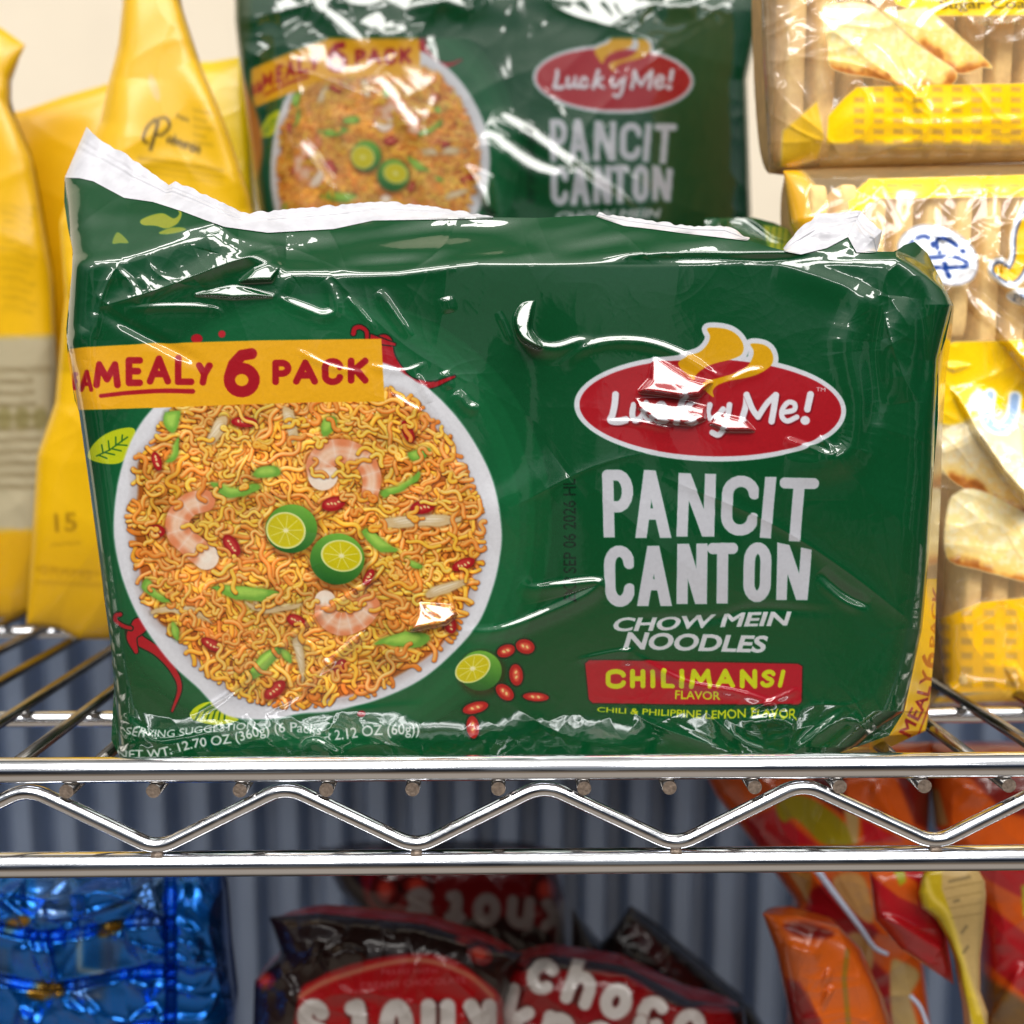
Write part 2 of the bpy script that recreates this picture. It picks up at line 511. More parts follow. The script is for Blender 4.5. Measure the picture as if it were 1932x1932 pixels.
# drawn chillies
chili(z('D', (1335, -30), (1350, 30), (1390, 90), (1460, 150), (1560, 165), (1670, 125)), 34, 3)
chili(z('A', (1240, 150), (1280, 160), (1330, 172)), 16, 5)
chili(z('A', (1225, 150), (1222, 120), (1200, 105), (1178, 110), (1172, 130)), 7, 9)
chili(z('D', (150, 1330), (190, 1370), (270, 1420), (340, 1500), (375, 1590), (340, 1700)), 22, 4)
chili(z('D', (185, 1300), (150, 1350), (170, 1420)), 30, 8)
chili(z('D', (145, 1310), (110, 1300), (75, 1275), (75, 1250), (95, 1245)), 7, 8)
cv.ell(*z('A', (568, 150))[0], 11, 9, RED); cv.ell(*z('A', (665, 132))[0], 7, 7, rgb(190, 40, 50))
cv.ell(*z('D', (1232, 1712))[0], 8, 6, RED)


def leaf(P, vein, col=LIME):
    cv.poly(smooth_path(P, closed=True), col)
    for v in vein: cv.stroke(v, 2.6, rgb(34, 100, 40))


leaf(z('A', (145, 605), (185, 540), (250, 503), (325, 497), (320, 560), (280, 625), (210, 632)),
     [z('A', (180, 603), (230, 580), (300, 530))] + [z('A', (a, b), (c, d)) for a, b, c, d in
      [(205, 590, 200, 560), (230, 580, 226, 545), (255, 562, 254, 530), (278, 548, 280, 522), (215, 590, 250, 598), (240, 575, 275, 583), (262, 560, 298, 562), (190, 600, 220, 612)]])
leaf(z('D', (430, 1735), (440, 1690), (500, 1660), (570, 1680), (620, 1720), (650, 1745), (540, 1765)), [])
for k in range(6):
    cv.stroke(z('D', (450 + k * 27, 1740), (470 + k * 24, 1700), (520 + k * 16, 1672 + k * 4)), 3.2, rgb(30, 96, 40))
# bowl ---------------------------------------------------------------
plate = smooth_path(z('D', (240, 285), (150, 420), (90, 600), (65, 800), (75, 950), (120, 1120), (200, 1290), (330, 1470), (470, 1600), (560, 1700), (650, 1735),
                      (800, 1740), (950, 1715), (1100, 1700), (1300, 1650), (1500, 1560), (1650, 1440), (1780, 1290), (1850, 1120), (1885, 960), (1890, 830),
                      (1860, 650), (1800, 500), (1700, 340), (1580, 210), (1450, 120), (1330, 60), (1000, -20), (700, 0), (420, 110)), closed=True)
cv.poly(plate, rgb(226, 227, 233), soft=2.2, rid=R_DISH)
g = cv.win(plate, 4); sl, X, Y = g
sd = sdf_poly(X, Y, plate)
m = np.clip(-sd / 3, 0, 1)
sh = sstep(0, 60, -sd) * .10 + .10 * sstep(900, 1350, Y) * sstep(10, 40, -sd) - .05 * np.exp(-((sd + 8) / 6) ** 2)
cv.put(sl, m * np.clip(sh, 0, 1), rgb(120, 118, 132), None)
noodle_out = smooth_path(z('D', (170, 520), (260, 420), (300, 330), (420, 230), (700, 200), (1000, 180), (1380, 190), (1540, 310), (1655, 440), (1745, 640), (1795, 800), (1788, 980),
                           (1735, 1180), (1650, 1350), (1560, 1450), (1300, 1600), (1060, 1660), (850, 1670), (650, 1610), (505, 1520), (420, 1430), (375, 1350), (280, 1300), (210, 1190),
                           (175, 1050), (155, 900), (135, 780), (165, 680)), closed=True)
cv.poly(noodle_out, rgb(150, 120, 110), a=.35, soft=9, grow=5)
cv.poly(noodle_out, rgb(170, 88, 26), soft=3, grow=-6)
r2 = random.Random(5)
nb = noodle_out
bx0, by0, bx1, by1 = nb[:, 0].min(), nb[:, 1].min(), nb[:, 0].max(), nb[:, 1].max()


_nx, _ny = np.meshgrid(np.arange(bx0 - 20, bx1 + 22, 4.0), np.arange(by0 - 20, by1 + 22, 4.0))
_ns = sdf_poly(_nx, _ny, nb)


def inside(x, y, grow=0.0):
    j = min(max(int((y - by0 + 20) / 4), 0), _ns.shape[0] - 1); i = min(max(int((x - bx0 + 20) / 4), 0), _ns.shape[1] - 1)
    return _ns[j, i] < grow


def strand(x, y, th, n, A, lam, w, tone, warm):
    P = [(x, y)]; ph, p2 = r2.uniform(0, 6.28), r2.uniform(0, 6.28); dr = r2.uniform(-.03, .03); stp = 3.0
    l2 = lam * r2.uniform(1.7, 2.6); a0 = th
    for i in range(n):
        q = i * stp * 6.283
        a = a0 + A * math.sin(q / lam + ph) + .8 * A * math.sin(q / l2 + p2) + dr * i
        x += math.cos(a) * stp; y += math.sin(a) * stp * .9
        if not inside(x, y, 5.0): break
        P.append((x, y))
    if len(P) < 6: return
    P = np.array(P)
    g = cv.win(P, w + 5)
    if g is None: return
    sl, X, Y = g
    d, ex, ey, _ = sdf_line(X, Y, P)
    h = w / 2
    q = np.clip(d / h, 0, 1.3)
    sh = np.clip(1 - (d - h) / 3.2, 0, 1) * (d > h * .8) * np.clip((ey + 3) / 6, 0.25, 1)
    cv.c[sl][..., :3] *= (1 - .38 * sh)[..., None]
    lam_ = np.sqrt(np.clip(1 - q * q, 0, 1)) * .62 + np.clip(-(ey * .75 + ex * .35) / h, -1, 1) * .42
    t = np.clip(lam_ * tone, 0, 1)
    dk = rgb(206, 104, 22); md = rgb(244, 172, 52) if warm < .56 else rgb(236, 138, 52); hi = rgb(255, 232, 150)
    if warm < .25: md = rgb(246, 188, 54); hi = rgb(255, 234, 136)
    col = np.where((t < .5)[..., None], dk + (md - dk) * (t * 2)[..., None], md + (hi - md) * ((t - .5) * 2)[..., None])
    cov = np.clip(.5 - (d - h) / (2 * cv.aa), 0, 1)
    cv.put(sl, cov, col)


N1, N2 = 560, 640
for k in range(N1 + N2):
    while True:
        x, y = r2.uniform(bx0, bx1), r2.uniform(by0, by1)
        if inside(x, y, -10 if k < N1 else -14): break
    top = k >= N1
    edge = sstep(280, 380, math.hypot((x - 575) * 1.03, y - 980))
    warm = r2.random() * (1.1 - .75 * edge)
    # short strands near the rim so that they curl back inside
    th = r2.uniform(0, 6.28)
    n = r2.randint(24, 52) if not top else r2.randint(28, 80)
    if edge > .4: n = min(n, 26); th = math.atan2(980 - y, 575 - x) + r2.uniform(-1.7, 1.7)
    strand(x, y, th, n, r2.choice((.45, .8, 1.1, 1.35)) * r2.uniform(.85, 1.15), r2.uniform(42, 92), r2.uniform(6.4, 9.6), (.8 if not top else r2.uniform(.92, 1.3)), warm)


# uneven sauce: low frequency warmth, oily glints and seasoning flecks
g = cv.win(noodle_out, 2); sl, X, Y = g
ins = np.clip(-sdf_poly(X, Y, noodle_out) / 6, 0, 1)
n1 = rot_noise(X, Y, 90, 70, 20, 301); n2 = rot_noise(X, Y, 26, 22, 0, 302)
cv.c[sl][..., :3] *= (1 + ins * np.clip(.05 + .05 * n1 + .06 * n2, -.14, .2))[..., None]
cv.c[sl][..., 1] *= 1 - ins * np.clip(.03 * n1, -.02, .1)
for k in range(260):
    x, y = r2.uniform(bx0, bx1), r2.uniform(by0, by1)
    if inside(x, y, -12): cv.ell(x, y, r2.uniform(1, 2.6), r2.uniform(.8, 1.6), rgb(*r2.choice([(190, 50, 20), (255, 236, 180), (255, 240, 190), (120, 60, 16)])), r2.uniform(0, 180), a=.75)


def cut(P, c1, c2, w=None):
    """leafy strip with a lighter and a darker half"""
    P = smooth_path(P, 3, closed=True); P = P + np.stack([rot_noise(P[:, 0], P[:, 1], 14, 14, 0, 5), rot_noise(P[:, 0], P[:, 1], 14, 14, 0, 6)], 1) * 1.6
    cv.poly(P, np.asarray(c1) * .45, a=.5, soft=4, grow=2.5)
    cv.poly(P, c1, soft=1.6)
    c = P.mean(0); Q = c + (P - c) * .62 + np.array([-2.0, -2.5])
    cv.poly(Q, c2, a=.75, soft=4)


LG, DG = rgb(184, 222, 96), rgb(120, 176, 64)
for P in [[(300, 290), (375, 280), (372, 340), (345, 390), (310, 380)], [(370, 400), (382, 470), (345, 530), (305, 540), (350, 480)], [(1045, 330), (1110, 310), (1115, 350), (1050, 415)],
          [(520, 620), (650, 650), (740, 620), (750, 660), (640, 695), (560, 680)], [(740, 560), (820, 540), (850, 580), (800, 605), (720, 600)], [(1450, 480), (1555, 460), (1530, 510), (1480, 520)],
          [(1320, 665), (1440, 630), (1500, 560), (1490, 620), (1400, 680), (1340, 695)], [(1230, 850), (1280, 840), (1330, 890), (1400, 950), (1380, 975), (1290, 930)],
          [(1440, 980), (1520, 1015), (1510, 1035), (1450, 1005)], [(520, 1110), (600, 1105), (720, 1120), (850, 1140), (810, 1180), (640, 1180)], [(205, 1070), (240, 1080), (265, 1140), (345, 1190), (290, 1195), (210, 1140)],
          [(690, 1560), (760, 1440), (850, 1385), (840, 1440), (770, 1520)], [(850, 1400), (890, 1430), (900, 1475), (860, 1450)], [(1290, 1390), (1440, 1320), (1560, 1345), (1510, 1400), (1380, 1395)], [(340, 1280), (375, 1310), (370, 1370), (345, 1340)]]:
    cut((lambda Q: Q.mean(0) + (Q - Q.mean(0)) * np.array([.98, .86]))(z('D', *P)), DG, LG)
c_0 = lambda Q: Q.mean(0) + (Q - Q.mean(0)) * np.array([1.0, .85])
CR, CR2 = rgb(216, 188, 140), rgb(244, 232, 206)
for P in [[(1330, 810), (1420, 780), (1560, 770), (1700, 790), (1640, 830), (1490, 830), (1360, 845)], [(1540, 1150), (1600, 1100), (1720, 1065), (1725, 1100), (1590, 1165), (1540, 1180)],
          [(680, 1180), (760, 1215), (880, 1210), (940, 1190), (920, 1220), (800, 1240), (720, 1225)], [(245, 1220), (330, 1200), (420, 1205), (480, 1250), (530, 1300), (430, 1245), (300, 1235), (250, 1245)],
          [(905, 1350), (950, 1340), (965, 1450), (960, 1590), (930, 1470)], [(500, 430), (560, 310), (605, 320), (550, 440), (500, 465)], [(855, 270), (900, 270), (930, 400), (900, 450)]]:
    Q = z('D', *P); cut(c_0(Q), CR, CR2); Q = c_0(Q); c_ = Q.mean(0)
    for k_ in (.35, .0, -.3):
        W_ = Q[: len(Q) // 2 + 1] * (.5 + k_) + Q[::-1][: len(Q) // 2 + 1] * (.5 - k_); W_ = c_ + (W_ - c_) * .8
        cv.stroke(smooth_path(W_), 1.6, rgb(206, 176, 128), a=.6)


def shrimp(P, w0, w1):
    P = smooth_path(z('D', *P), 8); w0 *= .44; w1 *= .44
    cv.stroke(P, w0 + 7, rgb(110, 46, 12), w2=w1 + 7, a=.45, soft=4)
    g = cv.win(P, w0); sl, X, Y = g
    d, ex, ey, t = sdf_line(X, Y, P); h = (w0 + (w1 - w0) * t) / 2
    q = np.clip(d / h, 0, 1)
    seg = np.abs(np.sin(t * 6.5 * math.pi)) ** .5
    out = sstep(.1, .95, q)
    out = np.clip(out + .25 + .25 * np.sin(t * 20), 0, 1)
    col = rgb(246, 200, 166) * (1 - .8 * out)[..., None] + rgb(228, 124, 72) * (.8 * out)[..., None]
    col = col * (1 - .6 * (1 - seg))[..., None] + rgb(255, 240, 226) * (.6 * (1 - seg))[..., None]
    wt = sstep(.12, 0, t) * .8 + .25 * np.exp(-((q - .25) / .2) ** 2)
    col = col * (1 - wt[..., None]) + rgb(252, 238, 220) * wt[..., None]
    cv.put(sl, np.clip(.5 - (d - h) / 2.4, 0, 1), col)


shrimp([(1050, 590), (1040, 540), (1080, 490), (1160, 480), (1240, 520), (1280, 600), (1270, 690)], 130, 72)
shrimp([(500, 975), (420, 910), (370, 860), (370, 790), (420, 730), (490, 710)], 110, 96)
shrimp([(1060, 1180), (1070, 1250), (1130, 1290), (1210, 1270), (1260, 1210)], 90, 110)
for (x, y, r) in [(1170, 590, 40), (480, 830, 36), (1170, 1220, 34)]:
    for k in range(3): strand(188.7 + (x + k * 14 - 14) * .4, 660.4 + y * .4, r2.uniform(0, 6), 16, 1.3, 40, 8.5, 1.1, .1)


def chip(x, y, rx, ry, ro):
    x, y = z('D', (x, y))[0]; rx *= .36; ry *= .35
    cv.ell(x + 1, y + 2, rx + 3, ry + 3, rgb(70, 10, 8), ro, a=.5, soft=3)
    cv.ell(x, y, rx, ry, rgb(168, 22, 30), ro); cv.ell(x - 1, y - 1, rx * .7, ry * .62, rgb(206, 66, 58), ro, a=.8, soft=2)
    for k in range(4):
        a = math.radians(ro); s = (k - 1.5) * rx * .3
        cv.ell(x + math.cos(a) * s, y + math.sin(a) * s + r2.uniform(-2, 2), 3, 2, rgb(244, 206, 140), r2.uniform(0, 90))


for a in [(680, 340, 68, 28, 2), (1450, 385, 62, 28, 68), (268, 525, 50, 24, 72), (1100, 725, 62, 38, -12), (1520, 740, 66, 36, -10), (262, 855, 50, 36, 0), (620, 920, 64, 36, 55),
          (1712, 1010, 62, 30, -22), (925, 1275, 52, 32, 20), (530, 1388, 66, 28, 28), (825, 1600, 66, 36, -40), (1130, 1490, 44, 36, -60), (1650, 1295, 46, 32, 75), (1265, 1070, 46, 24, -60)]:
    chip(*a)


# noodles that lie over the garnish
for k in range(150):
    while True:
        x, y = r2.uniform(bx0, bx1), r2.uniform(by0, by1)
        if inside(x, y, -22) and math.hypot(x - 550, y - 998) > 88 and math.hypot(x - 636, y - 1054) > 88: break
    strand(x, y, r2.uniform(0, 6.28), r2.randint(8, 22), r2.choice((.7, 1.1, 1.4)), r2.uniform(30, 60), r2.uniform(6.4, 9), r2.uniform(.9, 1.3), r2.random())


def lime_half(x, y, r, fx, fy, rx, ry, ro):
    (x, y), (fx, fy) = z('D', (x, y), (fx, fy)); r *= .4; rx *= .4; ry *= .4
    cv.ell(x + 3, y + 5, r + 6, r * .95 + 6, rgb(80, 36, 8), a=.5, soft=6)
    g = cv.win([(x - r, y - r), (x + r, y + r)], 4); sl, X, Y = g
    q = np.hypot((X - x), (Y - y) / .94) / r
    lit = np.clip(.55 - (Y - y) / r * .45 + (X - x) / r * .1, 0, 1)
    col = rgb(22, 84, 34) + (rgb(120, 184, 62) - rgb(22, 84, 34)) * lit[..., None]
    cv.put(sl, np.clip(.5 - (q - 1) * r / 2, 0, 1), col)
    cv.ell(fx, fy, rx, ry, rgb(226, 228, 150), ro); cv.ell(fx, fy, rx * .9, ry * .9, rgb(208, 196, 20), ro, soft=1.5)
    for k in range(9):
        a = k * math.pi / 4.5 + .3; c, s_ = math.cos(math.radians(ro)), math.sin(math.radians(ro))
        ux, uy = math.cos(a) * rx * .8, math.sin(a) * ry * .8
        cv.stroke([(fx + (ux * c - uy * s_) * .12, fy + (ux * s_ + uy * c) * .12), (fx + ux * c - uy * s_, fy + ux * s_ + uy * c)], 1.5, rgb(240, 236, 150), a=.8)
    cv.ell(fx, fy, 5, 4, rgb(248, 244, 200), a=.9, soft=2)


lime_half(902, 842, 122, 876, 850, 95, 86, 20)
lime_half(1118, 985, 128, 1138, 970, 98, 74, 10)
cv.rid[(cv.rid == 0)] = 0
# loose chilli slices and calamansi right of the bowl ------------------
lime_half(1790, 1510, 100, 1755, 1500, 88, 62, -28)


def slice_(k, x, y, rx, ry, ro):
    x, y = z(k, (x, y))[0]; s = ZO[k][2]; rx *= s; ry *= s
    cv.ell(x, y, rx + 3, ry + 3, rgb(14, 44, 26), ro); cv.ell(x, y, rx, ry, rgb(178, 30, 30), ro); cv.ell(x, y, rx * .6, ry * .5, rgb(222, 92, 66), ro, soft=2)
    for q in (-.25, .2): cv.ell(x + q * rx * math.cos(math.radians(ro)), y + q * rx * math.sin(math.radians(ro)), 3.4, 2.2, rgb(246, 206, 130), ro + 40)


for a in [('A', 1835, 1338, 38, 28, 15), ('A', 1760, 1355, 36, 24, -20), ('B', 60, 1448, 42, 27, 85), ('A', 1755, 1515, 40, 26, 40), ('B', 138, 1533, 52, 17, 3), ('A', 1643, 1575, 50, 22, -15), ('A', 1633, 1650, 44, 24, 85)]:
    slice_(*a)
# yellow banner --------------------------------------------------------
ban = z('A', (55, 240), (75, 186), (400, 168), (800, 157), (1280, 150), (1292, 392), (1000, 396), (700, 406), (400, 418), (108, 426), (90, 350))
cv.poly(ban, YEL, rid=R_BAN)
RD = rgb(170, 22, 34)
zz = lambda x0, y0, x1, y1: (x0 * .4883, 566 + y0 * .4883, x1 * .4883, 566 + y1 * .4883)
word(cv, 'FA', [(137, 703, 149, 737), (150, 697, 176, 740)], 7.5, RD)
word(cv, 'MEALY', [(176, 682, 228, 733), (236, 674, 271, 729), (277, 671, 323, 726), (330, 671, 367, 727), (370, 684, 402, 728)], 12.5, RD)
for a, b in [((178, 682), (229, 679))]: pass
word(cv, '6', [(420, 655, 493, 750)], 21, RD)
word(cv, 'PACK', [(514, 679, 550, 727), (553, 678, 600, 726), (606, 676, 646, 727), (656, 675, 695, 724)], 12.5, RD)
cv.stroke(smooth_path(z('A', (197, 372), (300, 360), (430, 352), (552, 354))), 7.5, RD, w2=9)
# round logo -----------------------------------------------------------
fl1 = smooth_path(z('L', (950, 118), (1040, 118), (1110, 140), (1160, 185), (1182, 240), (1165, 290), (1090, 323), (1000, 345), (925, 378), (880, 415), (850, 470), (805, 420), (762, 342), (815, 302),
                    (900, 270), (950, 220), (966, 170)), closed=True)
fl2 = smooth_path(z('L', (1228, 220), (1300, 222), (1350, 252), (1372, 305), (1360, 355), (1310, 395), (1225, 427), (1110, 452), (1020, 482), (985, 520), (990, 562), (945, 530), (918, 490),
                    (950, 458), (1030, 435), (1130, 408), (1200, 368), (1238, 312), (1246, 262)), closed=True)
LW = rgb(216, 218, 226)
cv.poly(fl1, LW, grow=10, rid=R_LOGO); cv.poly(fl2, LW, grow=10, rid=R_LOGO)
ec = z('L', (970, 630))[0]
cv.ell(ec[0], ec[1], 876 * .293, 346 * .293, LW, 1.6, rid=R_LOGO)
cv.ell(ec[0], ec[1], 842 * .293, 312 * .293, rgb(172, 24, 34), 1.6)
cv.poly(fl1, rgb(222, 166, 12)); cv.poly(fl2, rgb(222, 166, 12))
for P, w in [([(358, 545), (352, 610), (338, 675), (326, 710), (375, 718), (425, 706)], 44), ([(476, 612), (466, 665), (476, 705), (515, 700), (548, 655)], 40), ([(556, 608), (550, 680), (575, 708), (600, 695)], 38),
             ([(682, 640), (655, 612), (620, 640), (612, 685), (640, 712), (690, 690)], 38), ([(806, 545), (780, 620), (752, 715)], 42), ([(850, 612), (795, 655), (815, 690), (862, 714)], 36),
             ([(965, 612), (952, 665), (970, 700), (1010, 690), (1050, 640)], 38), ([(1092, 612), (1078, 690), (1055, 765), (1020, 805), (980, 790)], 38),
             ([(1202, 548), (1196, 620), (1168, 718)], 42), ([(1202, 548), (1240, 640), (1275, 690)], 40), ([(1275, 690), (1330, 605), (1388, 548)], 38), ([(1390, 550), (1376, 640), (1362, 718)], 42),
             ([(1440, 660), (1505, 645), (1510, 606), (1470, 596), (1432, 640), (1430, 690), (1465, 716), (1525, 690)], 34), ([(1612, 545), (1592, 640)], 44)]:
    P = smooth_path(z('L', *P))
    cv.stroke(P + np.array([1.5, 2.5]), w * .293 + 2, rgb(120, 12, 24), a=.8); cv.stroke(P, w * .293, rgb(226, 228, 236))
cv.ell(*z('L', (1578, 712))[0], 9, 8.5, rgb(226, 228, 236))
cv.text('TM', z('L', (1648, 524), (1708, 526)), 7.5, rgb(230, 210, 214), bold=.01)
# product name ---------------------------------------------------------
NM = rgb(198, 200, 208)
k = .4883
qb = lambda *p: z('B', *p)
for ch, q in [('P', [(393, 655), (512, 655), (520, 918), (400, 918)]), ('A', [(517, 655), (640, 660), (668, 920), (517, 920)]), ('N', [(690, 668), (836, 672), (828, 915), (680, 915)]),
              ('C', [(855, 675), (1003, 680), (990, 915), (845, 908)]), ('I', [(1018, 683), (1074, 683), (1052, 922), (996, 918)]), ('T', [(1080, 684), (1236, 686), (1200, 932), (1075, 930)]),
              ('C', [(397, 948), (517, 948), (520, 1186), (400, 1186)]), ('A', [(530, 950), (655, 948), (668, 1182), (525, 1182)]), ('N', [(684, 942), (802, 940), (800, 1174), (680, 1174)]),
              ('T', [(800, 938), (920, 937), (915, 1172), (800, 1172)]), ('O', [(942, 936), (1050, 936), (1046, 1166), (936, 1166)]), ('N', [(1070, 936), (1206, 962), (1188, 1160), (1066, 1158)])]:
    glyph(cv, ch, qb(*q), 21.6, NM, clip=True, rid=R_NAME)
cv.text('CHOW MEIN', smooth_path(qb((430, 1277), (620, 1274), (830, 1262), (1110, 1255))), 25, rgb(206, 208, 212), bold=.034, shear=.22, rid=R_NAME)
cv.text('NOODLES', qb((476, 1344), (1022, 1360)), 31, rgb(206, 208, 212), bold=.036, shear=.2, rid=R_NAME)
# flavour plate --------------------------------------------------------
fp = qb((330, 1402), (346, 1388), (700, 1396), (1152, 1406), (1168, 1416), (1165, 1552), (1152, 1562), (700, 1562), (358, 1556), (344, 1542))
cv.poly(fp, rgb(30, 40, 20), grow=2, rid=R_FLAV); cv.poly(fp, rgb(172, 24, 38), rid=R_FLAV)
LM = rgb(200, 206, 26)
word(cv, 'CHILIMAN', [tuple(z('B', (a, b)).ravel()) + tuple(z('B', (c, d)).ravel()) for a, b, c, d in
     [(405, 1424, 484, 1502), (502, 1424, 562, 1500), (577, 1424, 604, 1500), (622, 1424, 676, 1500), (688, 1424, 716, 1500), (730, 1424, 820, 1500), (832, 1424, 908, 1501), (926, 1426, 994, 1502)]], 9.6, LM)
glyph(cv, 'S', qb((1014, 1428), (1070, 1428), (1056, 1498), (1000, 1498)), 8.6, LM); glyph(cv, 'I', qb((1080, 1428), (1112, 1428), (1096, 1498), (1064, 1498)), 8.6, LM)
cv.text('FLAVOR', qb((676, 1541), (852, 1544)), 17, LM, bold=.022)
cv.text('CHILI & PHILIPPINE LEMON FLAVOR', smooth_path(qb((375, 1590), (520, 1600), (680, 1610), (850, 1618), (960, 1614), (1145, 1622))), 9, LM, bold=.02, h2=21)
# small print ----------------------------------------------------------
SP = rgb(214, 222, 216)
za = lambda *p: smooth_path(z('A', *p))
cv.text('SERVING SUGGESTION', za((292, 1678), (440, 1690), (600, 1672), (792, 1655)), 16, SP, bold=.012, shear=.15, h2=13)
cv.text('NET WT: 12.70 OZ (360g) (6 Packs x 2.12 OZ (60g))', za((262, 1772), (420, 1766), (560, 1730), (700, 1712), (830, 1680), (930, 1668), (1040, 1680), (1090, 1700), (1250, 1682), (1428, 1676)), 17, SP, bold=.016, h2=21)
# dot-matrix expiry date, reading upward
E0 = art.c.copy()
cv.text('EXP SEP 06 2026 HL', z('B', (297, 1165), (292, 690)), 24, rgb(10, 26, 16), bold=.012)
dots = ((np.mod(np.arange(cv.W) * cv.st, 5.2) < 3.3)[None, :] & (np.mod(np.arange(cv.H) * cv.st, 5.2) < 3.3)[:, None])
cv.c = np.where(dots[..., None], cv.c, E0 * .5 + cv.c * .5)
# green creature print and leaves on the standing flap
cv.poly(smooth_path(z('T', (775, 1215), (830, 1190), (900, 1180), (960, 1205), (990, 1180), (960, 1150), (905, 1140), (1000, 1165), (985, 1230), (920, 1260), (860, 1245), (790, 1240)), closed=True), rgb(150, 158, 40))
cv.poly(smooth_path(z('T', (880, 1280), (950, 1255), (1030, 1258), (970, 1280), (900, 1290)), closed=True), rgb(140, 152, 40))
cv.poly(smooth_path(z('T', (620, 1340), (650, 1280), (710, 1335), (660, 1340)), closed=True), rgb(120, 140, 40))
# the dish part also owns everything painted over it
g = cv.win(plate, 2); sl, X, Y = g
mm = (sdf_poly(X, Y, plate) < 0) & (cv.rid[sl] == 0); cv.rid[sl][mm] = R_DISH
# ================================================================== front noodle pack
rel = Relief(art)
X, Y = rel.X, rel.Y
q = lambda *p: smooth_path(np.array(p, float), 5)
# soft fullness of what is packed inside
rel.h += 5.0 * np.exp(-((X - 580) / 420) ** 2 - ((Y - 1000) / 380) ** 2) + 3.0 * np.exp(-((X - 1340) / 330) ** 2 - ((Y - 960) / 330) ** 2)
rel.h += -2.2 * np.exp(-((X - 1010) / 70) ** 2) * sstep(520, 760, Y)
edge = np.maximum(np.maximum(.3 * sstep(620, 470, Y), .45 * sstep(1240, 1420, Y)), np.maximum(.6 * sstep(260, 130, X), .7 * sstep(1600, 1760, X)))
rel.h += .42 * rot_noise(X, Y, 210, 120, -24, 31) * (1 + .6 * edge)
rel.h += creases(X, Y, 120, 3, 3.0) * (.12 + .34 * edge)
rel.h += creases(X, Y, 38, 19, 2.0) * (.015 + .085 * edge)
rel.h += .009 * creases(X, Y, 15, 61, 1.8) + .012 * creases(X, Y, 30, 67, 4)
# crumpled zones
for cx, cy, rx, ry, a, sc, sd_ in [(290, 545, 110, 45, .3, 44, 5), (280, 1390, 110, 45, .22, 34, 7), (1540, 1370, 150, 50, .5, 40, 9), (1720, 600, 70, 140, .55, 60, 13), (820, 730, 120, 60, .1, 30, 15),
                                 (620, 1215, 170, 80, .16, 50, 17), (1400, 1350, 200, 40, .25, 36, 18), (700, 1410, 260, 20, .16, 40, 21)]:
    rel.h += a * creases(X, Y, sc, sd_, 2.4) * np.exp(-((X - cx) / rx) ** 2 - ((Y - cy) / ry) ** 2)
R_ = rel.ridge; rel.wk = 1.3
# standing flap, upper left
R_(q((410, 437), (420, 469), (414, 490), (371, 530)), 1.3, 11)
R_(q((426, 449), (488, 461), (543, 473)), .9, 8); R_(q((426, 490), (480, 486), (539, 475)), .6, 6)
rel.patch([(523, 490), (530, 500), (512, 529), (455, 531), (480, 508)], .62)
rel.patch([(370, 556), (441, 537), (512, 559), (440, 562)], .75)
R_(q((512, 559), (531, 551), (543, 522), (555, 512), (640, 511), (742, 512), (860, 500)), .9, 6)
R_(q((523, 562), (578, 584), (609, 594), (633, 584), (628, 550), (613, 527)), .7, 5)
R_(q((234, 582), (320, 578), (402, 582), (420, 598)), .4, 3.5)
R_(q((230, 488), (205, 530), (187, 580), (182, 640)), 1.1, 10, sharp=True)
R_(q((180, 590), (172, 640), (166, 700)), .8, 5); R_(q((156, 617), (129, 662)), .8, 6); R_(q((160, 680), (152, 735)), .5, 4)
R_(q((187, 580), (300, 545), (420, 500), (560, 455)), 1.2, 14, sharp=True)
R_(q((187, 585), (290, 640), (390, 690)), -.35, 9)
R_(q((214, 500), (250, 540), (262, 575)), .4, 4); R_(q((262, 520), (290, 552)), .5, 4)
# middle
R_(q((715, 548), (745, 592), (776, 636)), .5, 4.5); R_(q((655, 560), (690, 600), (708, 622)), .35, 3.5)
R_(q((842, 560), (850, 590)), .5, 5); R_(q((940, 588), (965, 648)), .3, 2.5)
rel.patch(q((1008, 566), (985, 575), (972, 605), (985, 640), (1020, 655), (1000, 622), (1003, 590)), .55, 2.2)
R_(q((980, 622), (1010, 650), (1050, 657), (1092, 645), (1120, 645)), .6, 6)
R_(q((1055, 690), (1110, 655), (1160, 644), (1225, 648), (1290, 672), (1345, 706), (1365, 712)), .6, 5.5)
R_(q((1372, 722), (1410, 702), (1442, 698)), .35, 4)
# flat glare on the round logo
rel.patch([(1232, 671), (1262, 688), (1300, 712), (1342, 722), (1320, 745), (1285, 748), (1245, 742), (1208, 738), (1228, 715)], .42, 2.4)
rel.patch([(1200, 752), (1262, 750), (1330, 768), (1330, 790), (1305, 800), (1240, 795), (1205, 770)], .46, 2.4)
rel.patch([(1352, 778), (1405, 792), (1422, 812), (1372, 812), (1340, 800)], .5, 2.2)
R_(q((1135, 795), (1200, 796), (1270, 810)), .3, 3); R_(q((1480, 828), (1530, 846), (1575, 862)), .55, 4.5); R_(q((1545, 822), (1578, 858)), .35, 3.5)
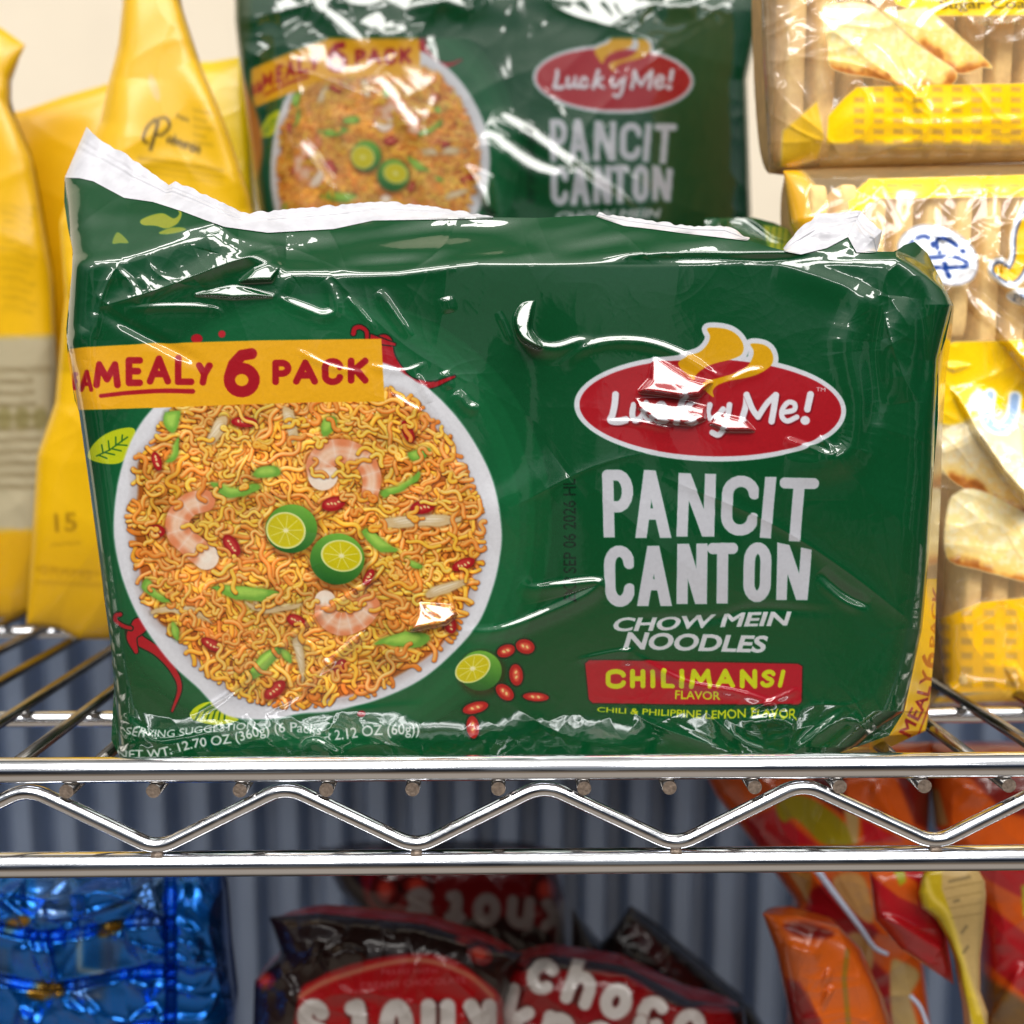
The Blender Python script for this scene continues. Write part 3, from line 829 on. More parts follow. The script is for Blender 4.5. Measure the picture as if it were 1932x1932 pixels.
# beside the bowl
R_(q((780, 700), (800, 735), (812, 760)), .5, 4); R_(q((862, 738), (882, 764), (905, 772)), .55, 5); R_(q((700, 690), (760, 700), (805, 686)), .3, 3)
R_(q((735, 742), (770, 765), (800, 780)), .4, 4); R_(q((838, 700), (850, 735)), .4, 4)
R_(q((560, 660), (620, 690), (690, 705)), .22, 3)
R_(q((985, 1096), (1003, 1110), (1060, 1105), (1128, 1100), (1100, 1126), (1020, 1162), (940, 1190), (872, 1192)), .75, 6)
rel.patch([(790, 1135), (850, 1142), (862, 1160), (840, 1176), (775, 1188), (788, 1160)], .5, 2)
R_(q((725, 1082), (640, 1135), (560, 1192), (440, 1300), (360, 1350)), .34, 3.2, taper=.1); R_(q((705, 1180), (640, 1232), (560, 1310), (500, 1345)), .3, 3, taper=.1)
R_(q((560, 1200), (590, 1222), (618, 1252), (640, 1240)), .45, 4); R_(q((540, 1290), (600, 1262), (690, 1190)), .4, 4)
R_(q((780, 1100), (800, 1150), (830, 1170)), .2, 3)
# lower text
R_(q((1182, 1222), (1184, 1256)), .45, 4); R_(q((1190, 1232), (1290, 1285), (1400, 1308), (1505, 1345)), .38, 4); R_(q((1505, 1300), (1440, 1330), (1405, 1345)), .35, 3)
R_(q((1090, 1245), (1150, 1232), (1200, 1225)), .25, 3)
R_(q((1180, 1168), (1340, 1168), (1420, 1148), (1570, 1156)), -.22, 7)
R_(q((1548, 1076), (1580, 1110), (1640, 1146)), -.8, 9); R_(q((1545, 1090), (1590, 1130), (1636, 1150)), .55, 4)
R_(q((1180, 700), (1240, 900), (1480, 1010), (1700, 1190)), -.5, 40); R_(q((1250, 900), (1450, 985), (1600, 1080), (1740, 1190)), .55, 16, sharp=True)
R_(q((1060, 880), (990, 930), (900, 985)), .7, 26); R_(q((1240, 850), (1120, 880), (960, 960)), .35, 12, sharp=True)
R_(q((1640, 540), (1600, 640), (1622, 760), (1612, 840), (1560, 872), (1480, 870)), 1.0, 13); R_(q((1670, 560), (1650, 660), (1650, 760), (1630, 850)), -.8, 14)
R_(q((1700, 560), (1690, 660), (1706, 760)), .8, 12); R_(q((1735, 520), (1745, 640), (1738, 760)), -.7, 10)
R_(q((1460, 500), (1560, 530), (1640, 570), (1665, 640)), .6, 12)
R_(q((1180, 1330), (1240, 1370), (1400, 1425)), .5, 10, sharp=True); R_(q((1500, 1420), (1560, 1370), (1600, 1335)), .6, 6); R_(q((1608, 1345), (1640, 1390)), .6, 5)
R_(q((1400, 1362), (1460, 1355), (1500, 1366)), .7, 6); R_(q((1330, 1340), (1400, 1400), (1480, 1420)), .4, 7, sharp=True); R_(q((1500, 1410), (1640, 1400), (1720, 1300)), .5, 8, sharp=True)
R_(q((230, 1350), (270, 1385), (300, 1400)), .6, 5); R_(q((215, 1375), (250, 1410)), .7, 6); R_(q((250, 1402), (330, 1397), (420, 1376)), .15, 4)
R_(q((640, 1345), (720, 1336), (800, 1330)), .12, 6); R_(q((560, 1430), (590, 1400), (640, 1425)), .5, 5)
R_(q((500, 1345), (560, 1352), (640, 1336), (720, 1340)), .12, 5)

YR = np.array([(60, 500), (140, 499), (240, 485), (342, 452), (403, 437), (450, 470), (540, 510), (620, 514), (750, 512), (900, 497), (1330, 496), (1500, 494), (1690, 486), (1760, 530), (1860, 600)], float)

_yr = np.interp(X, YR[:, 0], YR[:, 1]); _tm = sstep(-4, 22, _yr - Y)
rel.h += (.7 * creases(X, Y, 80, 23, 3.0) + 1.5 * rot_noise(X + 30 * rot_noise(X, Y, 200, 60, 0, 56), Y, 230, 42, 7, 57) + .5 * rot_noise(X, Y, 110, 20, -9, 58)) * _tm * (.3 + .7 * sstep(380, 520, X)) + .5 * rot_noise(X, Y, 240, 50, -8, 29) * _tm


def recede(GX, GY):
    """mm away from the viewer of the undented pack"""
    yr = np.interp(GX, YR[:, 0], YR[:, 1])
    sw = np.interp(GX, [100, 400, 540, 760, 860, 1400, 1560, 1640, 1800], [5, 5, 7.5, 6, 2.2, 1.8, 3, 7, 7])
    t = (yr - GY) / sw
    r = np.where(t > 30, t, np.log1p(np.exp(np.clip(t, -40, 30)))) * sw * .158 * 1.15
    lx = np.interp(GY, [335, 480, 640, 780, 900, 1118, 1300, 1430], [122, 136, 126, 149, 166, 195, 215, 224])
    rx = np.interp(GY, [470, 575, 680, 910, 1084, 1186, 1342, 1420], [1760, 1797, 1770, 1760, 1750, 1740, 1706, 1600])
    el = np.clip(1 - (GX - lx) / 46, 0, 1.2); er = np.clip(1 - (rx - GX) / 60, 0, 1.2); eb = np.clip((GY - 1352) / 80, 0, 1.2)
    return r + 11 * (1 - np.sqrt(np.clip(1 - el ** 2 * .98, .02, 1))) + 9 * (1 - np.sqrt(np.clip(1 - er ** 2 * .97, .02, 1))) - .5 * np.clip(eb, 0, 1) ** 2


TOP = np.array([(122, 334), (150, 334), (176, 340), (234, 371), (289, 379), (345, 397), (390, 414), (424, 426), (505, 437), (629, 430), (704, 414), (924, 410), (1015, 411), (1123, 406), (1177, 424), (1290, 438), (1408, 452),
                (1445, 464), (1477, 472), (1511, 478), (1560, 466), (1600, 445), (1616, 474), (1689, 475), (1706, 462), (1726, 456), (1750, 478)], float)
LEFT = np.array([(122, 334), (121, 380), (128, 430), (137, 470), (136, 510), (125, 620), (128, 678), (141, 755), (149, 776), (166, 898), (195, 1118), (210, 1225), (215, 1298), (210, 1396), (228, 1432)], float)
RIGHT = np.array([(1750, 478), (1798, 574), (1784, 640), (1770, 678), (1770, 786), (1760, 908), (1750, 1084), (1740, 1186), (1706, 1342), (1677, 1388), (1574, 1424)], float)
BOT = np.array([(228, 1432), (400, 1434), (900, 1432), (1300, 1430), (1574, 1424)], float)
Y0 = .015


def build_front():
    pk = thing('noodle_pack', 'large green six pack of noodles standing at the front edge of the wire shelf', 'noodle pack', tuple(world(966., 1432., Y0)), 'green noodle packs')
    NU, NV = 1360, 900
    GX, GY, u, v = coons(TOP, BOT, LEFT, RIGHT, NU, NV)
    yy = Y0 + (recede(GX, GY) - rel.at(GX, GY)) / 1000
    V = world(GX, GY, yy).reshape(-1, 3)
    # the print is pulled along with the creases
    hy, hx = np.gradient(rel.h, art.st * .158)
    at_ = lambda A: bilinear(np.clip(A, -1, 1), (GX - art.x0) / art.st, (GY - art.y0) / art.st)
    SX, SY = GX + 6 * at_(hx), GY + 6 * at_(hy)
    col = art.sample(SX, SY); col = np.concatenate([lin(col[..., :3]), col[..., 3:]], -1).reshape(-1, 4)
    rid = art.sample_rid(SX, SY)
    Q = grid_quads(NV, NU)
    fr = rid[:-1, :-1].reshape(-1)
    names = {0: 'wrapper', R_BAN: 'banner', R_DISH: 'noodle_bowl_picture', R_LOGO: 'logo', R_NAME: 'product_name', R_FLAV: 'flavor_plate'}
    labs = {R_BAN: 'yellow banner with red lettering', R_DISH: 'picture of noodles with shrimp in a white bowl', R_LOGO: 'red oval logo with yellow flame and white script', R_NAME: 'big white lettering', R_FLAV: 'red plate with lime green lettering'}
    for r, nm in names.items():
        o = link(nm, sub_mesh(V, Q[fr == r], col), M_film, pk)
        if r in labs: o['label'] = labs[r]
    # the rest of the wrapper: sides and back closing the pack behind
    top_i = np.arange(NU); ring = np.concatenate([[(0, i) for i in range(0, NU, 8)], [(j, NU - 1) for j in range(0, NV, 8)], [(NV - 1, i) for i in range(NU - 1, -1, -8)], [(j, 0) for j in range(NV - 1, -1, -8)]]).astype(int)
    B0 = V.reshape(NV, NU, 3)[ring[:, 0], ring[:, 1]]
    cen = B0.mean(0)
    rows = [B0]
    for t, s in [(.012, .992), (.03, .985), (.055, .975), (.07, .95), (.078, .8), (.079, 0.0)]:
        b = B0 * 1.0; b[:, [0, 2]] = cen[[0, 2]] + (b[:, [0, 2]] - cen[[0, 2]]) * s
        yb = Y0 + .01 + t; b[:, 1] = np.maximum(b[:, 1] + .0008, yb); b[:, 2] = np.minimum(b[:, 2], B0[:, 2].max() - .0)
        # keep the top from standing above the front's own silhouette
        b[:, 2] -= np.clip(b[:, 2] - .118, 0, 1) * min(t * 16, .9)
        b[:, 2] = np.maximum(b[:, 2], -.0035)
        rows.append(b)
    G = np.stack(rows); nv, nu = G.shape[:2]
    cb = np.tile(np.append(lin(GREEN), 1.0), (nv * nu, 1))
    link('wrapper_back', raw_mesh(G.reshape(-1, 3), grid_quads(nv, nu)[:, ::-1], cb), M_film, pk)
    # end panel on the right with the pack banner turned on its side
    e = Canvas(1640, 430, 1860, 1460, 1.0, rgb(176, 150, 116))
    e.poly([(1640, 430), (1860, 430), (1860, 640), (1640, 640)], GREEN)
    e.poly([(1786, 612), (1830, 600), (1830, 770), (1764, 800)], rgb(236, 176, 36), soft=2)
    e.poly([(1640, 1092), (1860, 1092), (1860, 1460), (1640, 1460)], rgb(255, 204, 40), soft=1)
    e.text('MEALY', np.array([(1716, 1392), (1748, 1330), (1764, 1268)]), 24, RD, bold=.02)
    e.stroke([(1732, 1388), (1758, 1320), (1768, 1272)], 3, RD)
    e.text('6', np.array([(1764, 1262), (1768, 1232)]), 27, RD, bold=.03); e.text('PACK', np.array([(1767, 1222), (1774, 1105)]), 14, RD, bold=.02)
    SR = np.array([(1752, 482), (1800, 578), (1795, 634), (1784, 720), (1778, 810), (1775, 932), (1767, 1103), (1763, 1225), (1752, 1347), (1746, 1379), (1640, 1428)], float)
    nu, nv = 40, 700
    GX, GY, u, v = coons(np.array([RIGHT[0], SR[0]]), np.array([RIGHT[-1], SR[-1]]), RIGHT, SR, nu, nv)
    back = u ** 1.3 * 24
    yy = Y0 + (recede(RIGHT[0, 0] * 0 + resample(RIGHT, nv)[:, :1] + 0 * u, GY) - bilinear(rel.h, (resample(RIGHT, nv)[:, :1] + 0 * u - art.x0) / art.st, (GY - art.y0) / art.st) * np.clip(1 - u * 5, 0, 1) + back) / 1000
    ce = e.sample(GX, GY); ce = np.concatenate([lin(ce[..., :3]), ce[..., 3:]], -1).reshape(-1, 4)
    o = link('end_panel', raw_mesh(world(GX, GY, yy).reshape(-1, 3), grid_quads(nv, nu), ce), M_end, pk); o['label'] = 'narrow yellow end panel with red lettering'
    # white inside of the film along the heat-sealed top
    def fin(top, bot, d0, lean, nm, amp):
        nu, nv = 260, 34
        bot = np.asarray(bot, float); top = np.asarray(top, float)
        GX, GY, u, v = coons(top, bot, [top[0], bot[0]], [top[-1], bot[-1]], nu, nv)
        bx = resample(bot, nu)
        yb = (recede(bx[:, 0], bx[:, 1]) - rel.at(bx[:, 0], bx[:, 1]))[None]
        j = amp * rot_noise(GX, GY, 90, 26, 8, 91) * np.sin(np.pi * v) + .12 * rot_noise(GX, GY, 9, 40, 0, 92) * (1 - v) + .35 * np.sin(v * 40) * sstep(.1, .35, v) * sstep(.6, .35, v)
        # serrated crimped lip
        GY = GY + (1 - v) ** 6 * 1.3 * rot_noise(GX, GY * 0, 8, 8, 0, 93)
        link(nm, raw_mesh(world(GX, GY, Y0 + (yb + d0 + lean * (1 - v) - j) / 1000).reshape(-1, 3), grid_quads(nv, nu)), M_fin, pk)
    fin([(163, 240), (185, 262), (245, 296), (318, 350), (330, 342), (380, 364), (455, 400), (470, 402), (580, 392), (725, 380), (815, 390), (930, 409)],
        [(122, 335), (150, 336), (176, 342), (234, 373), (289, 381), (345, 399), (390, 416), (424, 428), (505, 439), (629, 432), (704, 416), (930, 412)], -.4, 9, 'seal_fin', .8)
    fin([(1130, 402), (1160, 407), (1240, 418), (1310, 428), (1370, 426), (1415, 450)], [(1124, 408), (1177, 426), (1230, 432), (1290, 440), (1350, 447), (1410, 454)], -.4, 7, 'seal_fin', .5)
    fin([(1478, 468), (1500, 440), (1545, 402), (1575, 404), (1624, 396), (1640, 418), (1665, 434), (1655, 474)], [(1480, 474), (1511, 480), (1535, 474), (1560, 468), (1600, 447), (1608, 462), (1616, 476), (1652, 477)], -.4, 8, 'seal_fin', .9)
    return pk


front_pack = build_front()
# ================================================================== the two green packs behind
def back_pack():
    y0 = .215
    pk = thing('noodle_pack', 'green six pack of noodles stacked up behind, blurred, its bowl picture half hidden', 'noodle pack', tuple(world(930., 560., y0)), 'green noodle packs')
    cvb = Canvas(400, -190, 1480, 620, 2.2, GREEN)
    GXc, GYc = np.meshgrid(cvb.x0 + np.arange(cvb.W) * cvb.st, cvb.y0 + np.arange(cvb.H) * cvb.st)
    XB = GXc + np.clip(560 - GXc, 0, None) * .35 * -1
    fy = (GYc - np.clip(620 - GXc, 0, None) * .36 - 150) / .635 + 770
    fx = (XB - 1158) / .59 + 1342
    src = art.sample(np.clip(fx, 70, 1850), np.clip(fy, 620, 1490))
    ok = sstep(640, 655, fy) * sstep(1432, 1415, fy) * sstep(120, 140, fx) * sstep(1700, 1690, fx)
    cvb.c[..., :3] = cvb.c[..., :3] * (1 - ok[..., None]) + src[..., :3] * ok[..., None]
    # bowl picture of the neighbouring panel on the left gusset
    cvb.poly(smooth_path([(440, 60), (462, 150), (490, 230), (496, 290), (484, 340), (470, 370), (440, 360)], closed=True), rgb(206, 128, 40), soft=5)
    cvb.poly([(400, -190), (470, -190), (474, 60), (440, 200), (400, 300)], rgb(70, 84, 20), soft=8, a=.8)
    rb = Relief(cvb, .26, .9); X, Y = rb.X, rb.Y
    ed = np.maximum(np.maximum(sstep(90, -10, Y), sstep(520, 460, X)), sstep(1360, 1410, X))
    rb.h += (creases(X, Y, 80, 41, 2.6) * (.22 + .6 * ed) + creases(X, Y, 34, 47) * (.03 + .2 * ed))
    for P, a, w in [([(580, 0), (640, 50), (690, 95)], 1.4, 8), ([(710, 148), (755, 215), (800, 268)], 1.5, 9), ([(565, 270), (600, 320), (635, 375)], 1.3, 8), ([(930, 215), (1010, 265), (1110, 340), (1200, 400)], 1.5, 9), ([(760, 20), (830, 5), (900, 25)], 1.2, 8),
                    ([(910, 255), (1000, 320), (1090, 345)], 1.6, 14), ([(700, 30), (720, 62), (770, 60)], 1.4, 9), ([(1240, 20), (1320, 5)], 1.3, 8), ([(1430, 70), (1418, 130)], 1.3, 6)]:
        rb.ridge(smooth_path(P), a, w)
    rb.patch([(880, 310), (925, 335), (930, 400), (915, 390)], .5, 5)
    L = np.array([(440, -150), (443, 40), (455, 150), (478, 320), (492, 420), (500, 560)], float); Rr = np.array([(1436, -150), (1436, 20), (1424, 80), (1410, 150), (1418, 400), (1412, 560)], float)
    GX, GY, u, v = coons([L[0], (900, -180), Rr[0]], [L[-1], Rr[-1]], L, Rr, 420, 320)
    pil = (1 - np.abs(2 * u - 1) ** 9) ** .5 * (1 - np.abs(2 * v - 1) ** 9) ** .5
    yy = y0 + .016 - (pil * 16 + rb.at(GX, GY) * 1.3 * np.minimum(1, pil * 1.2)) / 1000 + .11 * np.clip(1 - v * 4.2, 0, 1) ** 2 * .35
    col = cvb.sample(GX, GY); col = np.concatenate([lin(col[..., :3]), col[..., 3:]], -1).reshape(-1, 4)
    V = world(GX, GY, yy)
    link('wrapper', raw_mesh(V.reshape(-1, 3), grid_quads(320, 420), col), M_back, pk)
    Vb = V[::8, ::8].copy(); pb = pil[::8, ::8]
    # back half, meeting the front along its outline
    Vb[..., 1] = V[::8, ::8][..., 1] + .0005 + .075 * pb
    bm = [Vb]
    link('wrapper_back', raw_mesh(Vb.reshape(-1, 3), grid_quads(*Vb.shape[:2])[:, ::-1], np.tile(np.append(lin(GREEN), 1), (Vb.shape[0] * Vb.shape[1], 1))), M_back, pk)


back_pack()


def pillow_box(cx, x0, x1, y0, y1, z0, z1, n=70, amp=2.0, seed=1, top=0.0):
    """a soft stuffed block in metres, for packs that show little of themselves"""
    u, v = np.meshgrid(np.linspace(0, 2 * np.pi, 2 * n), np.linspace(-np.pi / 2, np.pi / 2, n))
    e = .32
    sp = lambda a, p: np.sign(a) * np.abs(a) ** p
    x = sp(np.cos(v), e) * sp(np.cos(u), e); y = sp(np.cos(v), e) * sp(np.sin(u), e); zc = sp(np.sin(v), e)
    P = np.stack([(x0 + x1) / 2 + x * (x1 - x0) / 2, (y0 + y1) / 2 + y * (y1 - y0) / 2, (z0 + z1) / 2 + zc * (z1 - z0) / 2], -1)
    k = creases(P[..., 0] * 2000 + P[..., 1] * 900, P[..., 2] * 2000, 60, seed)
    P[..., 1] -= np.sign(y) * 0 + k * amp / 1000 * -np.sign(y)
    P[..., 2] += k * amp / 1500 * (zc > .5)
    return P


pk = thing('noodle_pack', 'green noodle pack directly behind the front one, only its top corner peeking out', 'noodle pack', (0.0, .18, -.0035), 'green noodle packs')
P = pillow_box(0, -.128, .112, .105, .255, -.0035, .156, seed=3)
X, Y = P[..., 0], P[..., 2]
col = np.tile(np.append(lin(GREEN), 1.0), (P.shape[0] * P.shape[1], 1))
link('wrapper', raw_mesh(P.reshape(-1, 3), grid_quads(*P.shape[:2]), col), M_film, pk)
# its raised front corner with a lime leaf print
cc = Canvas(1380, 395, 1500, 490, 1.2, GREEN)
cc.poly([(1440, 425), (1505, 430), (1505, 500), (1450, 470)], rgb(150, 160, 50), soft=2)
for k in range(5): cc.stroke([(1450 + k * 12, 470), (1455 + k * 12, 425)], 3, rgb(60, 110, 40))
GX, GY, u, v = coons([(1330, 412), (1420, 410), (1460, 420), (1505, 440)], [(1330, 470), (1500, 490)], [(1330, 412), (1330, 470)], [(1505, 440), (1500, 490)], 90, 50)
col = cc.sample(GX, GY); col = np.concatenate([lin(col[..., :3]), col[..., 3:]], -1).reshape(-1, 4)
link('seal_fin', raw_mesh(world(GX, GY, .105 - .012 * v - .002 * creases(GX, GY, 40, 8)).reshape(-1, 3), grid_quads(50, 90), col), M_film, pk)


# ================================================================== generic bags
def bag(root, name, cvs, top, bottom, left, right, y0, thick, mat, nu=150, nv=150, wr=.6, scale=60, seed=1, lean=0.0, relief=None, pw=5, back_mat=None, back=True, thick_back=None, hold=.0):
    """a pillow bag: printed front sheet bulging to the viewer and a back sheet sealed to it round the outline"""
    GX, GY, u, v = coons(top, bottom, left, right, nu, nv)
    pil = (1 - np.abs(2 * u - 1) ** pw) ** .5 * (1 - np.abs(2 * v - 1) ** pw) ** .5
    h = thick * 1000 * pil + wr * (creases(GX, GY, scale, seed) + .45 * creases(GX, GY, scale * .45, seed + 3)) * (.25 + .75 * np.minimum(1, pil * 1.3)) * np.minimum(1, pil * 6)
    if relief is not None: h = h + relief.at(GX, GY)
    yb = y0 + lean * (1 - v)
    col = cvs.sample(GX, GY); col = np.concatenate([lin(col[..., :3]), col[..., 3:]], -1)
    V = world(GX, GY, yb - h / 1000)
    o = link(name, raw_mesh(V.reshape(-1, 3), grid_quads(nv, nu), col.reshape(-1, 4)), mat, root)
    if back:
        k = 5
        gx, gy, pb, cb = GX[::k, ::k], GY[::k, ::k], pil[::k, ::k], col[::k, ::k].copy()
        cb[..., :3] = np.median(col[..., :3].reshape(-1, 3), 0)
        yb2 = np.broadcast_to(yb, GX.shape)[::k, ::k]
        W = world(gx, gy, yb2); W[..., 1] += pb * (thick_back if thick_back is not None else thick)
        link('back_panel', raw_mesh(W.reshape(-1, 3), grid_quads(*gx.shape)[:, ::-1], cb.reshape(-1, 4)), back_mat or mat, root)
    return o


# ------------------------------------------------------------------ yellow pouches on the left
YB = rgb(250, 196, 0); INK = rgb(84, 64, 8)
YG = 'yellow snack pouches left of the noodle packs'
c1 = Canvas(-180, -120, 200, 1240, 3, YB)
c1.poly([(-180, 640), (118, 632), (112, 1000), (-180, 1005)], rgb(196, 184, 150), soft=4)
for k in range(11): c1.stroke([(-30, 700 + k * 22), (96 - (k * 37 % 40), 697 + k * 22)], 7, rgb(108, 90, 50), a=.6, soft=3)
for k in range(3): c1.ell(8 + k * 34, 790, 15, 22, rgb(126, 116, 56), a=.6, soft=5)
c1.poly([(-180, 1005), (118, 1000), (118, 1240), (-180, 1240)], rgb(232, 176, 6), soft=3)
b = thing('yellow_pouch', 'leftmost yellow pouch with a beige printed panel low on it, cut by the edge', 'snack pouch', tuple(world(-20., 1168., .24)), YG)
for k in range(16): c1.stroke([(2 + k % 3 * 3, 390 + k * 13), (70 - k * 7 % 24, 394 + k * 13)], 3.5, INK, a=.25, soft=3)
bag(b, 'front_panel', c1, [(-150, 20), (0, 51), (48, 85)], [(-150, 1160), (20, 1168), (60, 1150)], [(-150, 20), (-155, 600), (-150, 1160)], [(48, 85), (18, 150), (16, 200), (60, 300), (100, 520), (108, 700), (100, 900), (60, 1150)], .24, .011, M_yellow, seed=3, wr=1.1, scale=210)
c2 = Canvas(-40, 120, 300, 1240, 3, rgb(250, 194, 0))
b = thing('yellow_pouch', 'plain yellow pouch with slanting top edge, between two other yellow pouches', 'snack pouch', tuple(world(120., 1120., .285)), YG)
bag(b, 'front_panel', c2, [(8, 212), (40, 210), (120, 182), (206, 157), (240, 150)], [(30, 1110), (250, 1110)], [(8, 212), (10, 600), (30, 1110)], [(240, 150), (260, 500), (250, 1110)], .285, .012, M_yellow, seed=8, wr=.9, scale=200)
c3 = Canvas(20, -140, 520, 1260, 2.5, rgb(250, 196, 0))
c3.stroke(smooth_path([(292, 226), (278, 240), (270, 262), (278, 270)]), 5, INK, soft=2); c3.stroke(smooth_path([(298, 232), (290, 262), (284, 282)]), 6, INK, soft=2)
c3.stroke(smooth_path([(292, 228), (312, 222), (320, 238), (306, 254), (294, 254)]), 5, INK, soft=2)
c3.text('olvoron', np.array([(312, 268), (376, 290)]), 19, INK, bold=.035)
c3.text('best', np.array([(332, 222), (356, 230)]), 9, INK, bold=.03, a=.7)
for k in range(5): c3.stroke([(366, 208 + k * 15), (400 - k % 2 * 12, 214 + k * 15)], 4, INK, a=.3, soft=3)
for k in range(3): c3.stroke([(262, 298 + k * 12), (420, 322 + k * 12)], 3.5, INK, a=.42 - k * .12, soft=3)
c3.ell(291, 166, 9, 27, rgb(244, 200, 130), -18, a=.9, soft=3)
c3.text('15', np.array([(104, 1003), (146, 1000)]), 34, rgb(150, 108, 0), bold=.02, a=.75)
c3.stroke([(96, 1028), (150, 1024)], 3.5, rgb(150, 110, 0), a=.6, soft=2)
for k in range(2): c3.stroke([(70, 1072 + k * 26), (190, 1082 + k * 22)], 6, rgb(150, 108, 0), a=.45, soft=4)
c3.text('GRAMS', np.array([(70, 1082), (172, 1094)]), 17, rgb(160, 116, 0), bold=.01, a=.5)
for k in range(9): c3.stroke([(232 - k * 10, 420 + k * 34), (330 - k * 6, 428 + k * 34)], 4, INK, a=.25, soft=3)
c3.poly([(40, 1000), (520, 1060), (520, 1260), (20, 1260)], rgb(206, 150, 0), a=.35, soft=40)  # browner foot: shade from the neighbours, put into the colour
r3 = Relief(c3, .25, 4)
r3.ridge(smooth_path([(90, 393), (105, 480), (123, 564), (110, 700)]), 5, 16); r3.ridge(smooth_path([(240, 150), (232, 300), (190, 420), (130, 560)]), 3, 24); r3.ridge(smooth_path([(375, 112), (420, 240), (470, 390)]), 3, 14)
b = thing('yellow_pouch', 'tall yellow pouch with narrow neck, dark script lettering and 15 low on its side', 'snack pouch', tuple(world(150., 1205., .175)), YG)
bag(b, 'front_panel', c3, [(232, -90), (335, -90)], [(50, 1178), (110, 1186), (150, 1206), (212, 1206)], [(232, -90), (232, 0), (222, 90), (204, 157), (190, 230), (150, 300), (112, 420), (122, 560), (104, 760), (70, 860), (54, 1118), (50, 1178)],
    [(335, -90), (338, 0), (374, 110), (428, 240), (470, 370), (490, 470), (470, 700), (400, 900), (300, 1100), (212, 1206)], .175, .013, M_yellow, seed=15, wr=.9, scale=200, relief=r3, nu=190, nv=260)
c4 = Canvas(330, 60, 560, 700, 3, rgb(250, 214, 0))
b = thing('yellow_pouch', 'bright lemon yellow pouch behind the script lettered one, beside the upper green pack', 'snack pouch', tuple(world(430., 640., .27)), YG)
bag(b, 'front_panel', c4, [(340, 118), (400, 116), (468, 104)], [(380, 640), (500, 640)], [(340, 118), (380, 640)], [(468, 104), (480, 300), (500, 640)], .27, .012, M_yellow, seed=21, wr=.5, scale=90)
# ================================================================== wafer packs on the right
WYEL = rgb(255, 208, 0); WTAN = rgb(214, 176, 124)
M_bis = plain_mat('wafer_biscuit', rgb(248, 206, 136), rough=.8, scale=260, var=.16, bump=.5)


def lattice(cv_, P, col=WYEL, hx=30, hy=17, x0=0, y0=0, win_a=.55, slant=0.0, hole=.5):
    """yellow basket print: solid ribbon with rows of little open windows"""
    cv_.poly(P, col, soft=1.5)
    P = np.asarray(P, float)
    for j in range(int((P[:, 1].max() - P[:, 1].min()) / hy) + 1):
        for i in range(int((P[:, 0].max() - P[:, 0].min()) / hx) + 2):
            x = P[:, 0].min() + x0 + i * hx + slant * j; y = P[:, 1].min() + y0 + j * hy
            w, h = hx * hole * .5, hy * hole * .5
            if sdf_poly(np.array([[x]]), np.array([[y]]), P)[0, 0] > -h: continue
            cv_.poly([(x - w, y - h), (x + w, y - h * .8), (x + w, y + h), (x - w, y + h * .9)], rgb(214, 166, 84), soft=2.5, a=.75, alpha=.7)


def wafer_print(cv_, P, toast, body=rgb(252, 238, 190)):
    """printed picture of a sugar coated wafer, pale on top and toasted along one edge"""
    P = smooth_path(P, 5, closed=True)
    cv_.poly(P, body, soft=2)
    g = cv_.win(P, 2); sl, X, Y = g
    ins = np.clip(.5 - sdf_poly(X, Y, P) / 3, 0, 1)
    T = np.asarray(toast, float)
    d, ex, ey, t = sdf_line(X, Y, T)
    n = rot_noise(X, Y, 16, 16, 0, 71); n2 = rot_noise(X, Y, 6, 6, 0, 72)
    k = np.clip(1 - (d + n * 5) / 34, 0, 1)
    yt = P[:, 1].min(); hh = P[:, 1].max() - yt
    cv_.put(sl, ins * np.clip(.15 + (Y - yt) / hh * .9 + n * .1, 0, .85), rgb(252, 210, 112))
    cv_.put(sl, ins * np.clip(k * 1.5, 0, 1) * .85, rgb(240, 196, 96))
    cv_.put(sl, ins * np.clip((k - .42) * 2.6 + n2 * .2, 0, 1) * .9, rgb(204, 128, 52))
    cv_.put(sl, ins * np.clip((k - .7) * 3 + n2 * .25, 0, 1) * .7, rgb(150, 78, 24))
    cv_.put(sl, ins * np.clip(n2 * .3, 0, .3) * (1 - k), rgb(255, 255, 255))


def biscuits(root, X0, X1, Yt, Yb0, y, n, depth=.02, grp=None):
    for i in range(n):
        Yb = Yb0 if X0 + (X1 - X0) * i / n > 1840 or Yb0 < 500 else 640
        xa = X0 + (X1 - X0) * i / n; xb = X0 + (X1 - X0) * (i + .68) / n
        a = world(xa, Yt, y); b_ = world(xb, Yb, y); c_ = world(xa, Yb, y)
        x0, x1 = a[0], world(xb, Yt, y)[0]; z0, z1 = b_[2], a[2]
        u, v = np.meshgrid(np.linspace(0, 2 * np.pi, 28), np.linspace(-np.pi / 2, np.pi / 2, 16))
        sp = lambda q, p: np.sign(q) * np.abs(q) ** p
        xx = (x0 + x1) / 2 + sp(np.cos(v), .25) * sp(np.cos(u), .4) * (x1 - x0) / 2
        yy = y + depth / 2 + sp(np.cos(v), .25) * sp(np.sin(u), .4) * depth / 2 + .001 * math.sin(i * 5)
        zz_ = (z0 + z1) / 2 + sp(np.sin(v), .25) * (z1 - z0) / 2
        link('wafer_stick', raw_mesh(np.stack([xx, yy, zz_], -1).reshape(-1, 3), grid_quads(16, 28), None), M_bis, root)


CLR = .14
M_gap_shade = plain_mat('wrapper_back_gap_shade', rgb(196, 158, 104), rough=.8, scale=120, var=.2)  # brown for the back sheets, added so the gaps between sticks look shaded
